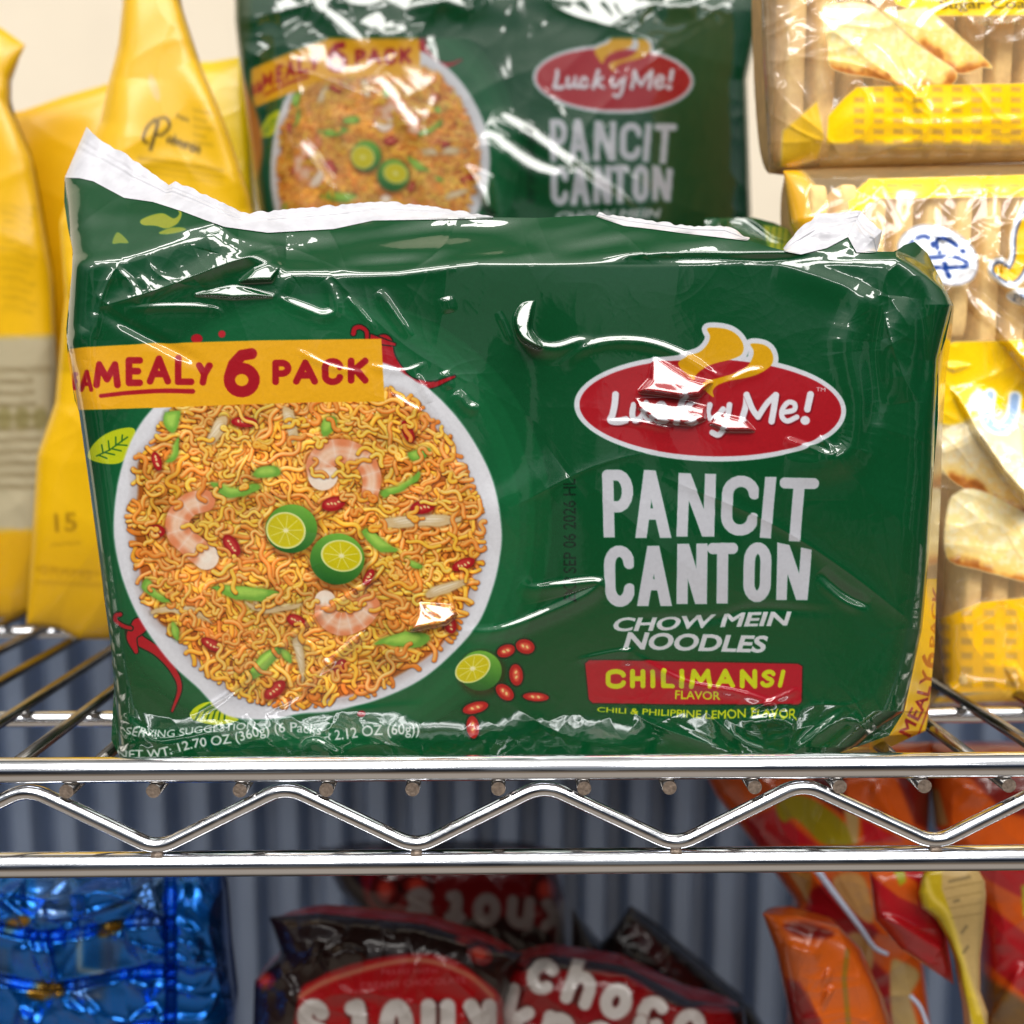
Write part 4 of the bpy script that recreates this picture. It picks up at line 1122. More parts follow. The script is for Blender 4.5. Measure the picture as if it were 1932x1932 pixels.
# lower pack -------------------------------------------------------------
w1 = Canvas(1440, 280, 2260, 1370, 2, rgb(255, 224, 164), alpha=CLR)
lattice(w1, [(1640, 338), (2260, 322), (2260, 368), (1655, 374), (1622, 398), (1618, 372)], hx=46, hy=16, y0=12, x0=20)
w1.poly([(1460, 300), (1500, 310), (1560, 380), (1540, 480), (1480, 500)], rgb(226, 168, 20), soft=8, alpha=.9)
w1.poly([(1600, 372), (1640, 340), (1660, 372), (1625, 402), (1605, 420)], WYEL, soft=3)
# white oval with blue letters
ov = smooth_path(z('V', (540, 640), (600, 500), (740, 410), (920, 400), (1150, 470), (1340, 630), (1410, 800), (1360, 970), (1200, 1045), (1000, 1020), (800, 920), (620, 800)), closed=True)
w1.poly(ov, rgb(120, 130, 160), soft=3, grow=3, alpha=.9); w1.poly(ov, rgb(240, 242, 246), soft=2)
BL_ = rgb(24, 62, 138)
for P, w in [(z('V', (650, 640), (720, 550), (820, 512), (890, 550), (925, 620)), 8), (z('V', (990, 690), (958, 590), (1000, 532), (1100, 560), (1210, 640), (1285, 712)), 8),
             (z('V', (780, 760), (930, 748), (1150, 742), (1280, 795), (1290, 845), (1150, 862), (930, 862), (800, 850)), 8), (z('V', (1040, 745), (1060, 860), (1100, 960)), 9)]:
    w1.stroke(smooth_path(P), w, BL_)
# big curly yellow letter with blue rim, and its neighbours
for wd, cl in [(46, rgb(240, 242, 246)), (30, rgb(48, 66, 110)), (21, rgb(246, 186, 14))]:
    w1.stroke(smooth_path([(1950, 392), (1930, 440), (1926, 490), (1908, 520), (1886, 508)]), wd, cl, soft=2)
    w1.stroke(smooth_path([(1995, 430), (2040, 420), (2060, 470), (2010, 520), (1985, 480)]), wd, cl, soft=2)
    w1.stroke(smooth_path([(2110, 420), (2095, 520)]), wd, cl, soft=2)
w1.ell(1960, 562, 62, 20, rgb(236, 238, 240), 4, soft=2); w1.text('PREMIUM', np.array([(1912, 568), (2010, 572)]), 14, rgb(90, 110, 150), bold=.02)
# yellow title band
w1.poly([(1560, 668), (1782, 652), (1800, 645), (2260, 632), (2260, 780), (1860, 772), (1806, 806), (1780, 800), (1560, 820)], rgb(238, 196, 8), soft=2)
w1.poly([(1560, 800), (1806, 804), (1850, 775), (2260, 785), (2260, 890), (1560, 890)], rgb(252, 234, 170), soft=8, alpha=.9)
for P in [[(1868, 745), (1862, 790), (1885, 808), (1908, 790), (1915, 750)], [(1950, 800), (1955, 755), (1985, 760), (1992, 800)], [(2020, 760), (2030, 800), (2060, 790)]]:
    w1.stroke(smooth_path(P), 26, rgb(244, 248, 252), soft=2); w1.stroke(smooth_path(P), 15, rgb(120, 160, 214), soft=2, a=.75)
# pictures of the wafers
wafer_print(w1, [(1770, 830), (1830, 800), (1960, 880), (2140, 1010), (2100, 1060), (1900, 960), (1790, 900)], [(1800, 905), (1900, 965), (2100, 1065)], rgb(250, 238, 200))
wafer_print(w1, [(1788, 960), (1805, 930), (1850, 925), (1960, 980), (2150, 1080), (2130, 1160), (1960, 1105), (1850, 1075), (1786, 1050)], [(1770, 1056), (1850, 1080), (1960, 1110), (2140, 1170)], rgb(250, 240, 190))
# basket print along the foot
lattice(w1, [(1560, 1180), (1772, 1168), (1850, 1136), (1930, 1128), (2260, 1122), (2260, 1300), (1800, 1308), (1790, 1290), (1560, 1300)], rgb(250, 188, 4), hx=42, hy=27, y0=34, x0=12, hole=.5)
w1.poly([(1560, 1316), (1800, 1314), (1930, 1300), (2260, 1296), (2260, 1318), (1560, 1330)], rgb(240, 186, 30), soft=2)
w1.poly([(1560, 1330), (2260, 1318), (2260, 1370), (1560, 1370)], rgb(190, 166, 130), soft=2, alpha=.55)
rw = Relief(w1, .19, 1.1)
for P_ in [[(1812, 535), (1850, 555), (1932, 625), (1960, 720), (1900, 650), (1830, 580)], [(1795, 735), (1850, 722), (1932, 800), (1950, 960), (1890, 890), (1840, 815)], [(1835, 480), (1870, 490), (1930, 540), (1960, 590), (1890, 540)]]:
    rw.patch(P_, .5, 4)
for P, a, w in [([(1839, 420), (1900, 500), (1960, 560)], 1.6, 9), ([(1830, 560), (1890, 640), (1935, 720)], 1.6, 10), ([(1830, 800), (1870, 880), (1932, 960)], 2.2, 15), ([(1826, 950), (1860, 1000), (1880, 1020)], 1.3, 7), ([(1900, 1275), (1925, 1262)], 1.5, 10),
                ([(1560, 470), (1660, 420)], 1.0, 8)]:
    rw.ridge(smooth_path(P), a, w)
for c_, rx_, ry_ in [((1780, 440), 24, 16), ((1890, 470), 16, 40), ((1800, 445), 14, 10), ((1880, 420), 30, 14), ((1800, 690), 30, 10)]:
    rw.patch([(c_[0] - rx_, c_[1]), (c_[0], c_[1] - ry_), (c_[0] + rx_, c_[1]), (c_[0], c_[1] + ry_)], .5, 3)
p = thing('wafer_pack', 'clear wafer stick pack standing on the shelf, white oval with blue letters on it', 'wafer pack', tuple(world(1900., 1345., .075)), 'clear packs of wafer sticks on the right')
bag(p, 'clear_wrapper', w1, [(1478, 322), (1560, 316), (1800, 310), (2230, 304)], [(1748, 1345), (1770, 1340), (1900, 1338), (2230, 1330)], [(1478, 322), (1490, 420), (1600, 700), (1745, 1050), (1768, 1180), (1780, 1290), (1748, 1345)], [(2230, 306), (2230, 1330)],
    .098, .02, M_clear, nu=330, nv=420, wr=.95, scale=95, seed=31, relief=rw, pw=7, thick_back=.05, back_mat=M_gap_shade)
biscuits(p, 1530, 2190, 345, 1300, .0845, 12)
# upper pack ---------------------------------------------------------------
w2 = Canvas(1400, -420, 2260, 360, 2, rgb(255, 224, 164), alpha=CLR)
w2.poly([(1640, -120), (2260, -140), (2260, 26), (1760, 30), (1690, 8)], rgb(250, 206, 12), soft=2)
w2.text('Sugar Coated', np.array([(1772, 17), (1985, 15)]), 19, rgb(112, 92, 30), bold=.02)
w2.text('NET WT.', np.array([(1836, 46), (1924, 45)]), 15, rgb(120, 96, 60), bold=.012)
for P in [[(1640, -60), (1650, -20), (1680, -12)], [(1730, -70), (1725, -22), (1760, -14), (1780, -40)]]: w2.stroke(P, 22, rgb(240, 240, 244), soft=2)
wafer_print(w2, z('R', (1160, 70), (1230, 60), (1380, 40), (1430, 70), (1740, 350), (1700, 370), (1560, 400), (1380, 260)), z('R', (1380, 270), (1560, 400), (1720, 360)), rgb(250, 230, 150))
wafer_print(w2, z('R', (815, 60), (880, 20), (1050, 18), (1160, 80), (1350, 250), (1560, 400), (1480, 500), (1360, 520), (1150, 440), (880, 380), (850, 250)), z('R', (870, 385), (1150, 450), (1370, 520), (1520, 450)), rgb(252, 236, 176))
lattice(w2, z('R', (850, 640), (940, 540), (1010, 480), (1400, 470), (2900, 440), (2900, 830), (1400, 820), (1000, 800), (840, 800)), rgb(255, 204, 6), hx=37, hy=20, y0=18, x0=62)
w2.poly(z('R', (600, 720), (790, 560), (830, 760), (790, 880), (640, 930), (590, 920)), rgb(236, 186, 20), soft=3, a=.9)
w2.poly(z('R', (820, 790), (2900, 800), (2900, 940), (800, 935)), rgb(208, 176, 116), soft=5, alpha=.6)
w2.poly(z('R', (440, 0), (800, 0), (820, 500), (600, 700), (440, 900)), rgb(206, 180, 140), soft=10, alpha=.35)
rw = Relief(w2, .19, 1.1)
for P, a, w in [(z('R', (760, 0), (730, 150), (760, 300), (830, 560), (840, 780)), 2.4, 9), (z('R', (620, 100), (660, 250), (600, 500), (580, 700)), 2.6, 12), (z('R', (1100, 670), (1400, 690), (1932, 660)), 2.0, 7), (z('R', (1000, 820), (1500, 800), (1932, 820)), 2.2, 11),
                (z('R', (500, 840), (560, 850)), 1.4, 7), (z('R', (480, 100), (500, 500), (520, 900)), 2.4, 13)]:
    rw.ridge(smooth_path(P), a, w)
p = thing('wafer_pack', 'clear pack of wafer sticks lying on top of another, cut by the top photo edge', 'wafer pack', tuple(world(1850., 316., .1)), 'clear packs of wafer sticks on the right')
bag(p, 'clear_wrapper', w2, [(1432, -400), (2230, -400)], [(1452, 330), (1480, 322), (1600, 318), (2230, 300)], [(1432, -400), (1436, 0), (1440, 120), (1452, 330)], [(2230, -400), (2230, 300)], .102, .016, M_clear, nu=330, nv=260, wr=1.0, scale=95, seed=51, relief=rw, pw=7, thick_back=.05, back_mat=M_gap_shade)
biscuits(p, 1500, 2190, -380, 296, .098, 12)

# ================================================================== the shelf below
# blue foil packs ------------------------------------------------------------
FB = rgb(0, 116, 222)
cb = Canvas(-200, 1560, 480, 2100, 3, FB)
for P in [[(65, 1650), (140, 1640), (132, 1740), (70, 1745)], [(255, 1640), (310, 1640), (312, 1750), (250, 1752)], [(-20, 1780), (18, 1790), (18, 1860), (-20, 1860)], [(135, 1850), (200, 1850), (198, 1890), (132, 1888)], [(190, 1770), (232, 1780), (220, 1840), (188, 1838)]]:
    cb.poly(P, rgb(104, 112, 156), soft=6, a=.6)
for x, y, rx, ry, ro in [(32, 1742, 26, 12, -20), (208, 1754, 26, 11, -22), (86, 1872, 36, 15, -6), (112, 1868, 9, 9, 0)]:
    cb.ell(x, y, rx, ry, rgb(176, 128, 34), ro, soft=4)
for k, (x, y) in enumerate([(140, 1886), (75, 1728), (255, 1750)]): cb.text('Snack', np.array([(x, y), (x + 52, y - 4)]), 11, rgb(190, 196, 220), bold=.02, a=.65)
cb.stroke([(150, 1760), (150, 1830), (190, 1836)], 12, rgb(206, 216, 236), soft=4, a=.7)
rb = Relief(cb, .22, 3); X, Y = rb.X, rb.Y
for P, a, w in [([(0, 1690), (30, 1678), (48, 1676)], 3, 9), ([(135, 1700), (180, 1688), (245, 1672)], 4, 13), ([(115, 1757), (140, 1752)], 3, 8), ([(20, 1800), (60, 1796), (100, 1810)], 3.5, 12), ([(230, 1760), (260, 1752), (310, 1756)], 4.5, 14), ([(240, 1850), (290, 1862)], 3, 9), ([(275, 1900), (290, 1925)], 3, 9), ([(30, 1915), (60, 1925)], 3, 8)]:
    rb.ridge(smooth_path(P), a, w)
for yk in (1752, 1848, 1950): rb.h += -5 * np.exp(-((Y - yk - 14 * np.sin(X / 60)) / 7) ** 2) * (X < 330)
rb.h += -8 * np.exp(-((X - 322) / 7) ** 2)
p = thing('snack_bundle', 'shiny blue foil snack bundle with gold fish shaped marks on the shelf below', 'snack bundle', tuple(world(120., 2060., .13)))
bag(p, 'front_panel', cb, [(-160, 1632), (418, 1640)], [(-160, 2080), (430, 2080)], [(-160, 1632), (-160, 2080)], [(418, 1640), (426, 1680), (434, 1800), (446, 1900), (430, 2080)], .15, .03, M_foil, nu=220, nv=190, wr=3.4, scale=80, seed=61, relief=rb, pw=6)

# dark chocolate bags -----------------------------------------------------------
DK = rgb(34, 16, 14); DR = rgb(172, 8, 16); LG_ = rgb(214, 206, 200)


def letters(cv_, s, x0, x1, yb, h, w, col, rot180=False, ang=0.0, spacing=None):
    n = len(s); wd = (x1 - x0) / n
    ca, sa = math.cos(math.radians(ang)), math.sin(math.radians(ang))
    for i, ch in enumerate(s):
        a = x0 + wd * i + wd * .08; b_ = x0 + wd * (i + 1) - wd * .08
        if ch in 'It': b_ -= wd * .15
        qd = [(a, yb - h), (b_, yb - h), (b_, yb), (a, yb)]
        if rot180: qd = [(x0 + x1 - px, 2 * yb - h - py) for px, py in qd]; qd = [(px, py + 0) for px, py in qd]
        cx, cy = (x0 + x1) / 2, yb - h / 2
        qd = [(cx + (px - cx) * ca - (py - cy) * sa, cy + (px - cx) * sa + (py - cy) * ca) for px, py in qd]
        glyph(cv_, ch, qd, w + 8, rgb(70, 16, 14), inset=True, a=.8, soft=2)
        glyph(cv_, ch, qd, w, col, inset=True, soft=1.5)


CG = 'dark chocolate snack bags on the shelf below'


def choc_canvas(x0, y0, x1, y1): return Canvas(x0, y0, x1, y1, 2.2, DK)


def nut(cv_, x, y, rx, ry, ro):
    cv_.ell(x, y, rx + 5, ry + 5, rgb(18, 8, 8), ro, soft=2); cv_.ell(x, y, rx, ry, rgb(120, 22, 20), ro, soft=2); cv_.ell(x - 1, y - 2, rx * .55, ry * .55, rgb(196, 60, 44), ro, soft=3)


ck = choc_canvas(420, 1640, 1020, 2160)
ck.poly(smooth_path([(560, 1900), (600, 1845), (700, 1810), (820, 1800), (900, 1840), (960, 1920), (960, 2160), (560, 2160)], closed=True), DR, soft=3)
ck.stroke(smooth_path([(566, 1880), (620, 1850), (720, 1820), (800, 1812), (880, 1838), (930, 1880)]), 9, rgb(206, 150, 110), soft=4, a=.8)
ck.text('FILLED WITH', np.array([(720, 1838), (825, 1836)]), 10, rgb(196, 120, 120), bold=.02, a=.7); ck.text('CREAMY CHOCOLATE', np.array([(680, 1866), (880, 1854)]), 12, rgb(196, 120, 120), bold=.02, a=.7)
for a in [(905, 1800, 26, 20, 30), (880, 1772, 22, 12, 0), (945, 1778, 14, 20, 0), (500, 1850, 20, 18, 0)]: nut(ck, *a)
letters(ck, 'knots', 552, 944, 2034, 150, 29, LG_, rot180=True)
r_ = Relief(ck, .23, 2)
for P, a, w in [([(560, 1735), (600, 1730), (660, 1742)], 3, 11), ([(585, 1790), (605, 1800)], 3.6, 11), ([(612, 1815), (650, 1795), (690, 1805)], 3.6, 10), ([(512, 1780), (530, 1840), (545, 1870), (540, 1940)], 3, 8), ([(480, 1850), (500, 1865)], 3, 8), ([(735, 1745), (725, 1760)], 2, 6)]: r_.ridge(smooth_path(P), a, w)
p = thing('snack_bag', 'dark red and brown snack bag turned upside down, front middle of the shelf below', 'snack bag', tuple(world(720., 2130., .12)), CG)
bag(p, 'front_panel', ck, [(508, 1730), (600, 1722), (800, 1742), (985, 1800)], [(470, 2140), (980, 2140)], [(508, 1730), (530, 1800), (480, 1850), (470, 2140)], [(985, 1800), (950, 1900), (980, 2140)], .13, .026, M_dark, nu=200, nv=170, wr=1.6, scale=80, seed=71, relief=r_)
ck = choc_canvas(560, 1560, 1100, 1960)
ck.poly(smooth_path([(690, 1600), (820, 1620), (1060, 1600), (1070, 1760), (960, 1730), (800, 1740), (700, 1720)], closed=True), rgb(112, 10, 14), soft=4)
for a in [(728, 1680, 22, 26, 0), (786, 1672, 26, 22, 0), (1030, 1680, 22, 26, 0)]: nut(ck, *a)
ck.text('CREAMY CHOCOLATE', np.array([(860, 1664), (980, 1660)]), 9, rgb(150, 70, 70), bold=.02, a=.6)
letters(ck, 'knots', 758, 1076, 1776, 92, 21, rgb(140, 128, 124), rot180=True, ang=5)
p = thing('snack_bag', 'dark red snack bag lying behind and above the upside down one below the shelf', 'snack bag', tuple(world(850., 1900., .24)), CG)
bag(p, 'front_panel', ck, [(600, 1600), (1040, 1600)], [(640, 1900), (1060, 1900)], [(600, 1600), (640, 1680), (700, 1750), (640, 1900)], [(1040, 1600), (1066, 1700), (1072, 1800), (1060, 1900)], .24, .03, M_dark, nu=150, nv=110, wr=1.5, scale=70, seed=75)
ck = choc_canvas(900, 1780, 1480, 2160)
ck.poly(smooth_path([(930, 1830), (1060, 1830), (1180, 1840), (1280, 1900), (1380, 1910), (1400, 2160), (930, 2160)], closed=True), rgb(140, 12, 18), soft=3)
letters(ck, 'choco', 985, 1350, 1926, 102, 24, LG_, ang=19); letters(ck, 'knots', 936, 1330, 2006, 116, 26, LG_, ang=12)
nut(ck, 985, 1800, 20, 26, 0)
r_ = Relief(ck, .23, 2)
for P, a, w in [([(975, 1830), (990, 1870)], 3, 9), ([(1260, 1890), (1330, 1910)], 2, 8), ([(1010, 1840), (1050, 1820)], 2.5, 8)]: r_.ridge(smooth_path(P), a, w)
p = thing('snack_bag', 'dark red snack bag the right way up with two lines of rounded white lettering', 'snack bag', tuple(world(1150., 2130., .12)), CG)
bag(p, 'front_panel', ck, [(950, 1812), (1040, 1800), (1180, 1822), (1300, 1885), (1404, 1900)], [(930, 2140), (1420, 2140)], [(950, 1812), (935, 1900), (930, 2140)], [(1404, 1900), (1412, 1960), (1420, 2140)], .14, .026, M_dark, nu=180, nv=140, wr=1.4, scale=80, seed=81, relief=r_)
ck = Canvas(1060, 1660, 1560, 2160, 2.5, rgb(22, 11, 11))
ck.poly([(1180, 1760), (1200, 1740), (1330, 1860), (1300, 1880)], rgb(64, 14, 14), soft=5)
ck.text('CHOCO MALT', np.array([(1292, 1806), (1366, 1868)]), 13, rgb(128, 118, 116), bold=.01, a=.6)
r_ = Relief(ck, .23, 2)
for P, a, w in [([(1140, 1780), (1165, 1750), (1190, 1722)], 3.4, 9), ([(1258, 1788), (1268, 1796)], 3, 8), ([(1180, 1800), (1300, 1860)], 2.4, 10)]: r_.ridge(smooth_path(P), a, w)
p = thing('snack_bag', 'near black snack bag with a pointed top corner, beside the lettered red one', 'snack bag', tuple(world(1250., 2100., .22)), CG)
bag(p, 'front_panel', ck, [(1080, 1712), (1130, 1790), (1190, 1708)], [(1070, 2140), (1560, 2140)], [(1080, 1712), (1070, 2140)], [(1190, 1708), (1300, 1800), (1420, 1900), (1560, 2140)], .22, .022, M_dark, nu=150, nv=140, wr=1.3, scale=70, seed=85, relief=r_)

# orange and red crisp bags on the lower right ---------------------------------------
ORG = rgb(222, 92, 18); RDD = rgb(186, 12, 28); CRM = rgb(204, 172, 110); OLV = rgb(156, 140, 18)
OG = 'orange and red snack bags on the shelf below'


def obag(label, y0, canv, top, bot, lf, rg, thick, seed, ridges=(), seams=(), nu=170, nv=200):
    r_ = Relief(canv, .22, 1.5)
    for P, a, w in ridges: r_.ridge(smooth_path(P), a, w)
    p = thing('crisp_bag', label, 'snack bag', tuple(world(float(bot[0][0]), float(bot[0][1]), y0)), OG)
    bag(p, 'front_panel', canv, top, bot, lf, rg, y0, thick, M_bag, nu=nu, nv=nv, wr=1.3, scale=85, seed=seed, relief=r_)
    return p


M_bag = film_mat('crisp_bag_film', gain=.75, rough=.3, coat=.7, coat_rough=.08, coat_ior=1.5)
# back right bag
o = Canvas(1560, 1380, 2200, 2160, 2.4, ORG)
S_ = lambda *p: z('BS', *p)
o.poly(S_((1100, 150), (1330, 150), (1350, 520), (1240, 520)), rgb(112, 18, 14), soft=4)
o.poly(S_((1320, 240), (1380, 260), (1440, 480), (1340, 500)), CRM, soft=3)
o.poly(S_((1560, 150), (2500, 150), (2500, 560), (1800, 400)), rgb(120, 20, 14), soft=5, a=.9)
o.poly(S_((1600, 740), (2500, 700), (2500, 1560), (1932, 980), (1690, 830)), RDD, soft=3); o.poly(S_((1640, 1000), (1700, 1000), (1932, 1180), (2500, 1500), (2500, 2200), (1932, 1580), (1660, 1350)), rgb(190, 20, 34), soft=3)
o.poly(S_((1680, 840), (1932, 960), (2400, 1240), (2400, 1420), (1932, 1160), (1690, 980)), ORG, soft=3)
o.poly(S_((1560, 1380), (1932, 1620), (2300, 1900), (2300, 2400), (1560, 2400)), rgb(120, 84, 34), soft=6)
o.poly(S_((1915, 880), (1960, 860), (1990, 1040), (1930, 1080)), LIME * .9, soft=3)
obag('red and orange striped snack bag at the far lower right, cut by the photo edge', .15, o, [(1745, 1400), (2160, 1400)], [(1820, 2140), (2160, 2140)], [(1745, 1400), (1760, 1560), (1840, 1700), (1850, 1850), (1820, 2140)], [(2160, 1400), (2160, 2140)], .03, 91,
     [(S_((1480, 220), (1590, 240), (1700, 330)), 2.4, 9), (S_((1932, 1380), (1860, 1520), (1730, 1720)), 2.6, 8)])
# upper middle bag
o = Canvas(1240, 1380, 1800, 2160, 2.4, ORG)
o.poly(S_((-320, 160), (200, 160), (190, 250), (100, 350), (-100, 340)), ORG, soft=3)
o.poly(S_((120, 450), (320, 380), (600, 620), (200, 620), (160, 520)), rgb(186, 20, 36), soft=4)
o.poly(S_((560, 150), (780, 150), (770, 420), (600, 300)), rgb(96, 14, 12), soft=5)
o.poly(smooth_path(S_((330, 400), (350, 320), (470, 290), (620, 350), (800, 500), (830, 610), (640, 610), (520, 500), (440, 440), (380, 470)), closed=True), OLV, soft=3)
o.poly(S_((760, 330), (870, 370), (860, 600), (830, 620), (790, 500)), CRM * .95, soft=3)
o.poly(S_((880, 440), (960, 480), (1160, 590), (900, 610)), rgb(196, 30, 40), soft=3)
o.poly(S_((1100, 150), (1320, 150), (1340, 520), (1230, 480)), rgb(110, 16, 14), soft=5)
o.poly(S_((400, 780), (560, 790), (560, 900), (540, 1010), (480, 900)), rgb(190, 140, 70), soft=3)
o.poly(S_((560, 900), (700, 830), (1000, 1180), (900, 1260), (500, 1100)), rgb(160, 16, 28), soft=4)
o.poly(smooth_path(S_((690, 860), (780, 790), (900, 830), (960, 1060), (930, 1120), (820, 1040)), closed=True), rgb(208, 156, 92), soft=4)
o.poly(S_((300, 1050), (700, 1100), (1100, 1500), (1200, 1800), (300, 2000)), rgb(150, 14, 22), soft=5)
o.poly(smooth_path(S_((760, 1260), (820, 1180), (920, 1210), (960, 1340), (930, 1440), (840, 1400)), closed=True), rgb(200, 150, 86), soft=3)
o.poly(smooth_path(S_((1070, 1390), (1150, 1370), (1260, 1450), (1200, 1600), (1240, 1800), (1090, 1800)), closed=True), CRM * .95, soft=3)
obag('orange bag with an olive green stripe and round crisps, seen behind the zigzag wire', .145, o, [(1300, 1400), (1760, 1400)], [(1480, 2140), (1780, 2140)], [(1300, 1400), (1350, 1500), (1420, 1590), (1500, 1700), (1480, 2140)], [(1760, 1400), (1740, 1800), (1780, 2140)], .02, 95,
     [(S_((1020, 160), (990, 280), (1060, 400), (1150, 580)), 2.6, 7), (S_((700, 1350), (760, 1500)), 2.0, 8)])
# lower left orange bag
o = Canvas(1400, 1680, 1760, 2160, 2.4, rgb(214, 96, 20))
o.poly(smooth_path(S_((380, 1130), (520, 1110), (700, 1180), (620, 1220), (450, 1190)), closed=True), rgb(110, 14, 12), soft=5)
o.poly(S_((400, 1480), (480, 1500), (620, 1760), (620, 2000), (420, 2000)), rgb(130, 14, 16), soft=5)
o.stroke(S_((790, 1300), (770, 1480), (800, 1800)), 9, rgb(150, 110, 20), soft=3)
obag('orange bag with pointed top corner, leftmost of the orange and red ones', .1, o, [(1438, 1722), (1500, 1722), (1580, 1745), (1625, 1790)], [(1520, 2140), (1720, 2140)], [(1438, 1722), (1466, 1800), (1500, 1960), (1520, 2140)], [(1625, 1790), (1665, 1880), (1700, 2000), (1720, 2140)], .02, 99,
     [(S_((370, 1250), (500, 1300), (620, 1330)), 1.8, 8), (S_((650, 1570), (690, 1590)), 2.2, 9), (S_((640, 1450), (690, 1470)), 1.6, 8)])
# front red bag with orange band
o = Canvas(1600, 1600, 1960, 2160, 2.4, RDD)
o.poly(S_((900, 740), (1080, 740), (1250, 860), (1250, 1010), (1120, 950), (930, 800)), ORG, soft=3)
o.poly(S_((1080, 760), (1160, 760), (1170, 850), (1130, 880)), rgb(170, 170, 24), soft=3)
o.poly(S_((980, 1100), (1460, 1520), (1480, 2000), (1000, 1500)), rgb(60, 40, 30), soft=3, a=.0)
obag('deep red bag with an orange corner band, hanging its pointed tip beside the yellow tag', .085, o, [(1640, 1640), (1740, 1640), (1770, 1680)], [(1788, 1850), (1800, 1858)], [(1640, 1640), (1652, 1735), (1700, 1790), (1788, 1850)], [(1770, 1680), (1786, 1760), (1800, 1858)], .007, 103,
     [(S_((980, 1090), (1080, 1110), (1250, 1210), (1480, 1340)), 2.2, 7)])
# yellow and cream twisted hang tag
o = Canvas(1720, 1600, 1960, 2160, 2.0, CRM)
o.poly(S_((1230, 700), (1400, 740), (1400, 900), (1460, 1060), (1540, 1360), (1720, 1900), (1640, 1900), (1500, 1400), (1360, 1080), (1240, 960)), rgb(206, 176, 24), soft=2)
o.stroke(smooth_path(S_((1300, 830), (1340, 950), (1440, 1060), (1530, 1330), (1640, 1700))), 9, rgb(244, 214, 110), soft=4, a=.8)
for k in range(4): o.stroke(S_((1420 + k * 14, 900 + k * 62), (1660, 850 + k * 68)), 1.6, rgb(140, 112, 60), a=.8)
for a_, b_ in [((1450, 850), (1580, 820)), ((1480, 980), (1510, 970)), ((1530, 1180), (1560, 1140)), ((1540, 1310), (1570, 1270))]: o.stroke(S_(a_, b_), 5, rgb(90, 78, 56), a=.55, soft=2)
p = thing('hang_tag', 'yellow and cream spoon shaped tag hanging among the red and orange bags', 'tag', tuple(world(1860., 2100., .07)))
bag(p, 'tag', o, [(1770, 1630), (1840, 1630)], [(1840, 2100), (1862, 2100)], S_((1380, 735), (1280, 800), (1248, 920), (1270, 1020), (1360, 1090), (1440, 1220), (1500, 1380), (1560, 1700), (1620, 2340)), S_((1615, 735), (1680, 850), (1688, 940), (1670, 1150), (1650, 1350), (1650, 1560), (1700, 1700), (1690, 2340)),
    .075, .006, M_yellow, nu=60, nv=200, wr=.3, scale=60, seed=107)
# sealed film edges as pale blue tubes, their glint put into the colour
M_edge_glint = plain_mat('sealed_edge_glint', rgb(196, 214, 240), rough=.15, coat=1.0, var=.05)


def tube(name, P, r, mat, parent, n=12, cap=True, mat2=None):
    P = np.asarray(P, float); T = np.gradient(P, axis=0); T /= np.linalg.norm(T, axis=1)[:, None]
    ref = np.array([0, 0, 1.0]) if abs(T[0, 2]) < .9 else np.array([0, 1.0, 0])
    rows = []
    r = np.broadcast_to(np.asarray(r, float), (len(P),))
    for i in range(len(P)):
        a = np.cross(T[i], ref); a /= np.linalg.norm(a); b_ = np.cross(a, T[i])
        th = np.linspace(0, 2 * np.pi, n, endpoint=False)
        rows.append(P[i] + r[i] * (np.cos(th)[:, None] * a + np.sin(th)[:, None] * b_))
    V = np.vstack(rows + [P[:1], P[-1:]]); m = len(P); F = []
    for i in range(m - 1):
        for j in range(n):
            F.append((i * n + j, i * n + (j + 1) % n, (i + 1) * n + (j + 1) % n, (i + 1) * n + j))
    c0, c1_ = m * n, m * n + 1
    T0 = [(c0, (j + 1) % n, j) for j in range(n)]; T1 = [(c1_, (m - 1) * n + j, (m - 1) * n + (j + 1) % n) for j in range(n)]
    me = bpy.data.meshes.new(name); me.from_pydata([tuple(v) for v in V], [], F + T0 + T1); me.validate(); me.update()
    sm = np.ones(len(me.polygons), bool); sm[-2 * n:] = False
    me.polygons.foreach_set('use_smooth', sm)
    o = link(name, me, mat, parent)
    if mat2 is not None:
        me.materials.append(mat2); mi = np.zeros(len(me.polygons), np.int32); mi[-2 * n:] = 1; me.polygons.foreach_set('material_index', mi)
    me.update()
    return o


p_ob = [o_ for o_ in bpy.data.objects if o_.get('category') == 'snack bag' and o_.name.startswith('crisp_bag')]
P2 = smooth_path(S_((590, 770), (700, 920), (860, 1130), (960, 1270), (1050, 1320)))
tube('sealed_edge', world(P2[:, 0], P2[:, 1], .118), np.linspace(.0016, .0009, len(P2)), M_edge_glint, p_ob[1])
P2 = smooth_path(S_((1200, 1590), (1260, 1660), (1310, 1790)))
tube('sealed_edge', world(P2[:, 0], P2[:, 1], .118), .0009, M_edge_glint, p_ob[1])
# ================================================================== chrome wire shelf
m, nt, b = nodes('chrome')
b.inputs['Metallic'].default_value = 1; b.inputs['Base Color'].default_value = (.77, .79, .83, 1)
tc = nt.nodes.new('ShaderNodeTexCoord'); mp = nt.nodes.new('ShaderNodeMapping'); mp.inputs['Scale'].default_value = (60, 900, 900)
nz = nt.nodes.new('ShaderNodeTexNoise'); nz.inputs['Scale'].default_value = 1.0; nz.inputs['Detail'].default_value = 4
nt.links.new(tc.outputs['Object'], mp.inputs[0]); nt.links.new(mp.outputs[0], nz.inputs['Vector'])
mr = nt.nodes.new('ShaderNodeMapRange'); mr.inputs[1].default_value = .35; mr.inputs[2].default_value = .75; mr.inputs[3].default_value = .06; mr.inputs[4].default_value = .22
nt.links.new(nz.outputs['Fac'], mr.inputs[0]); nt.links.new(mr.outputs[0], b.inputs['Roughness'])
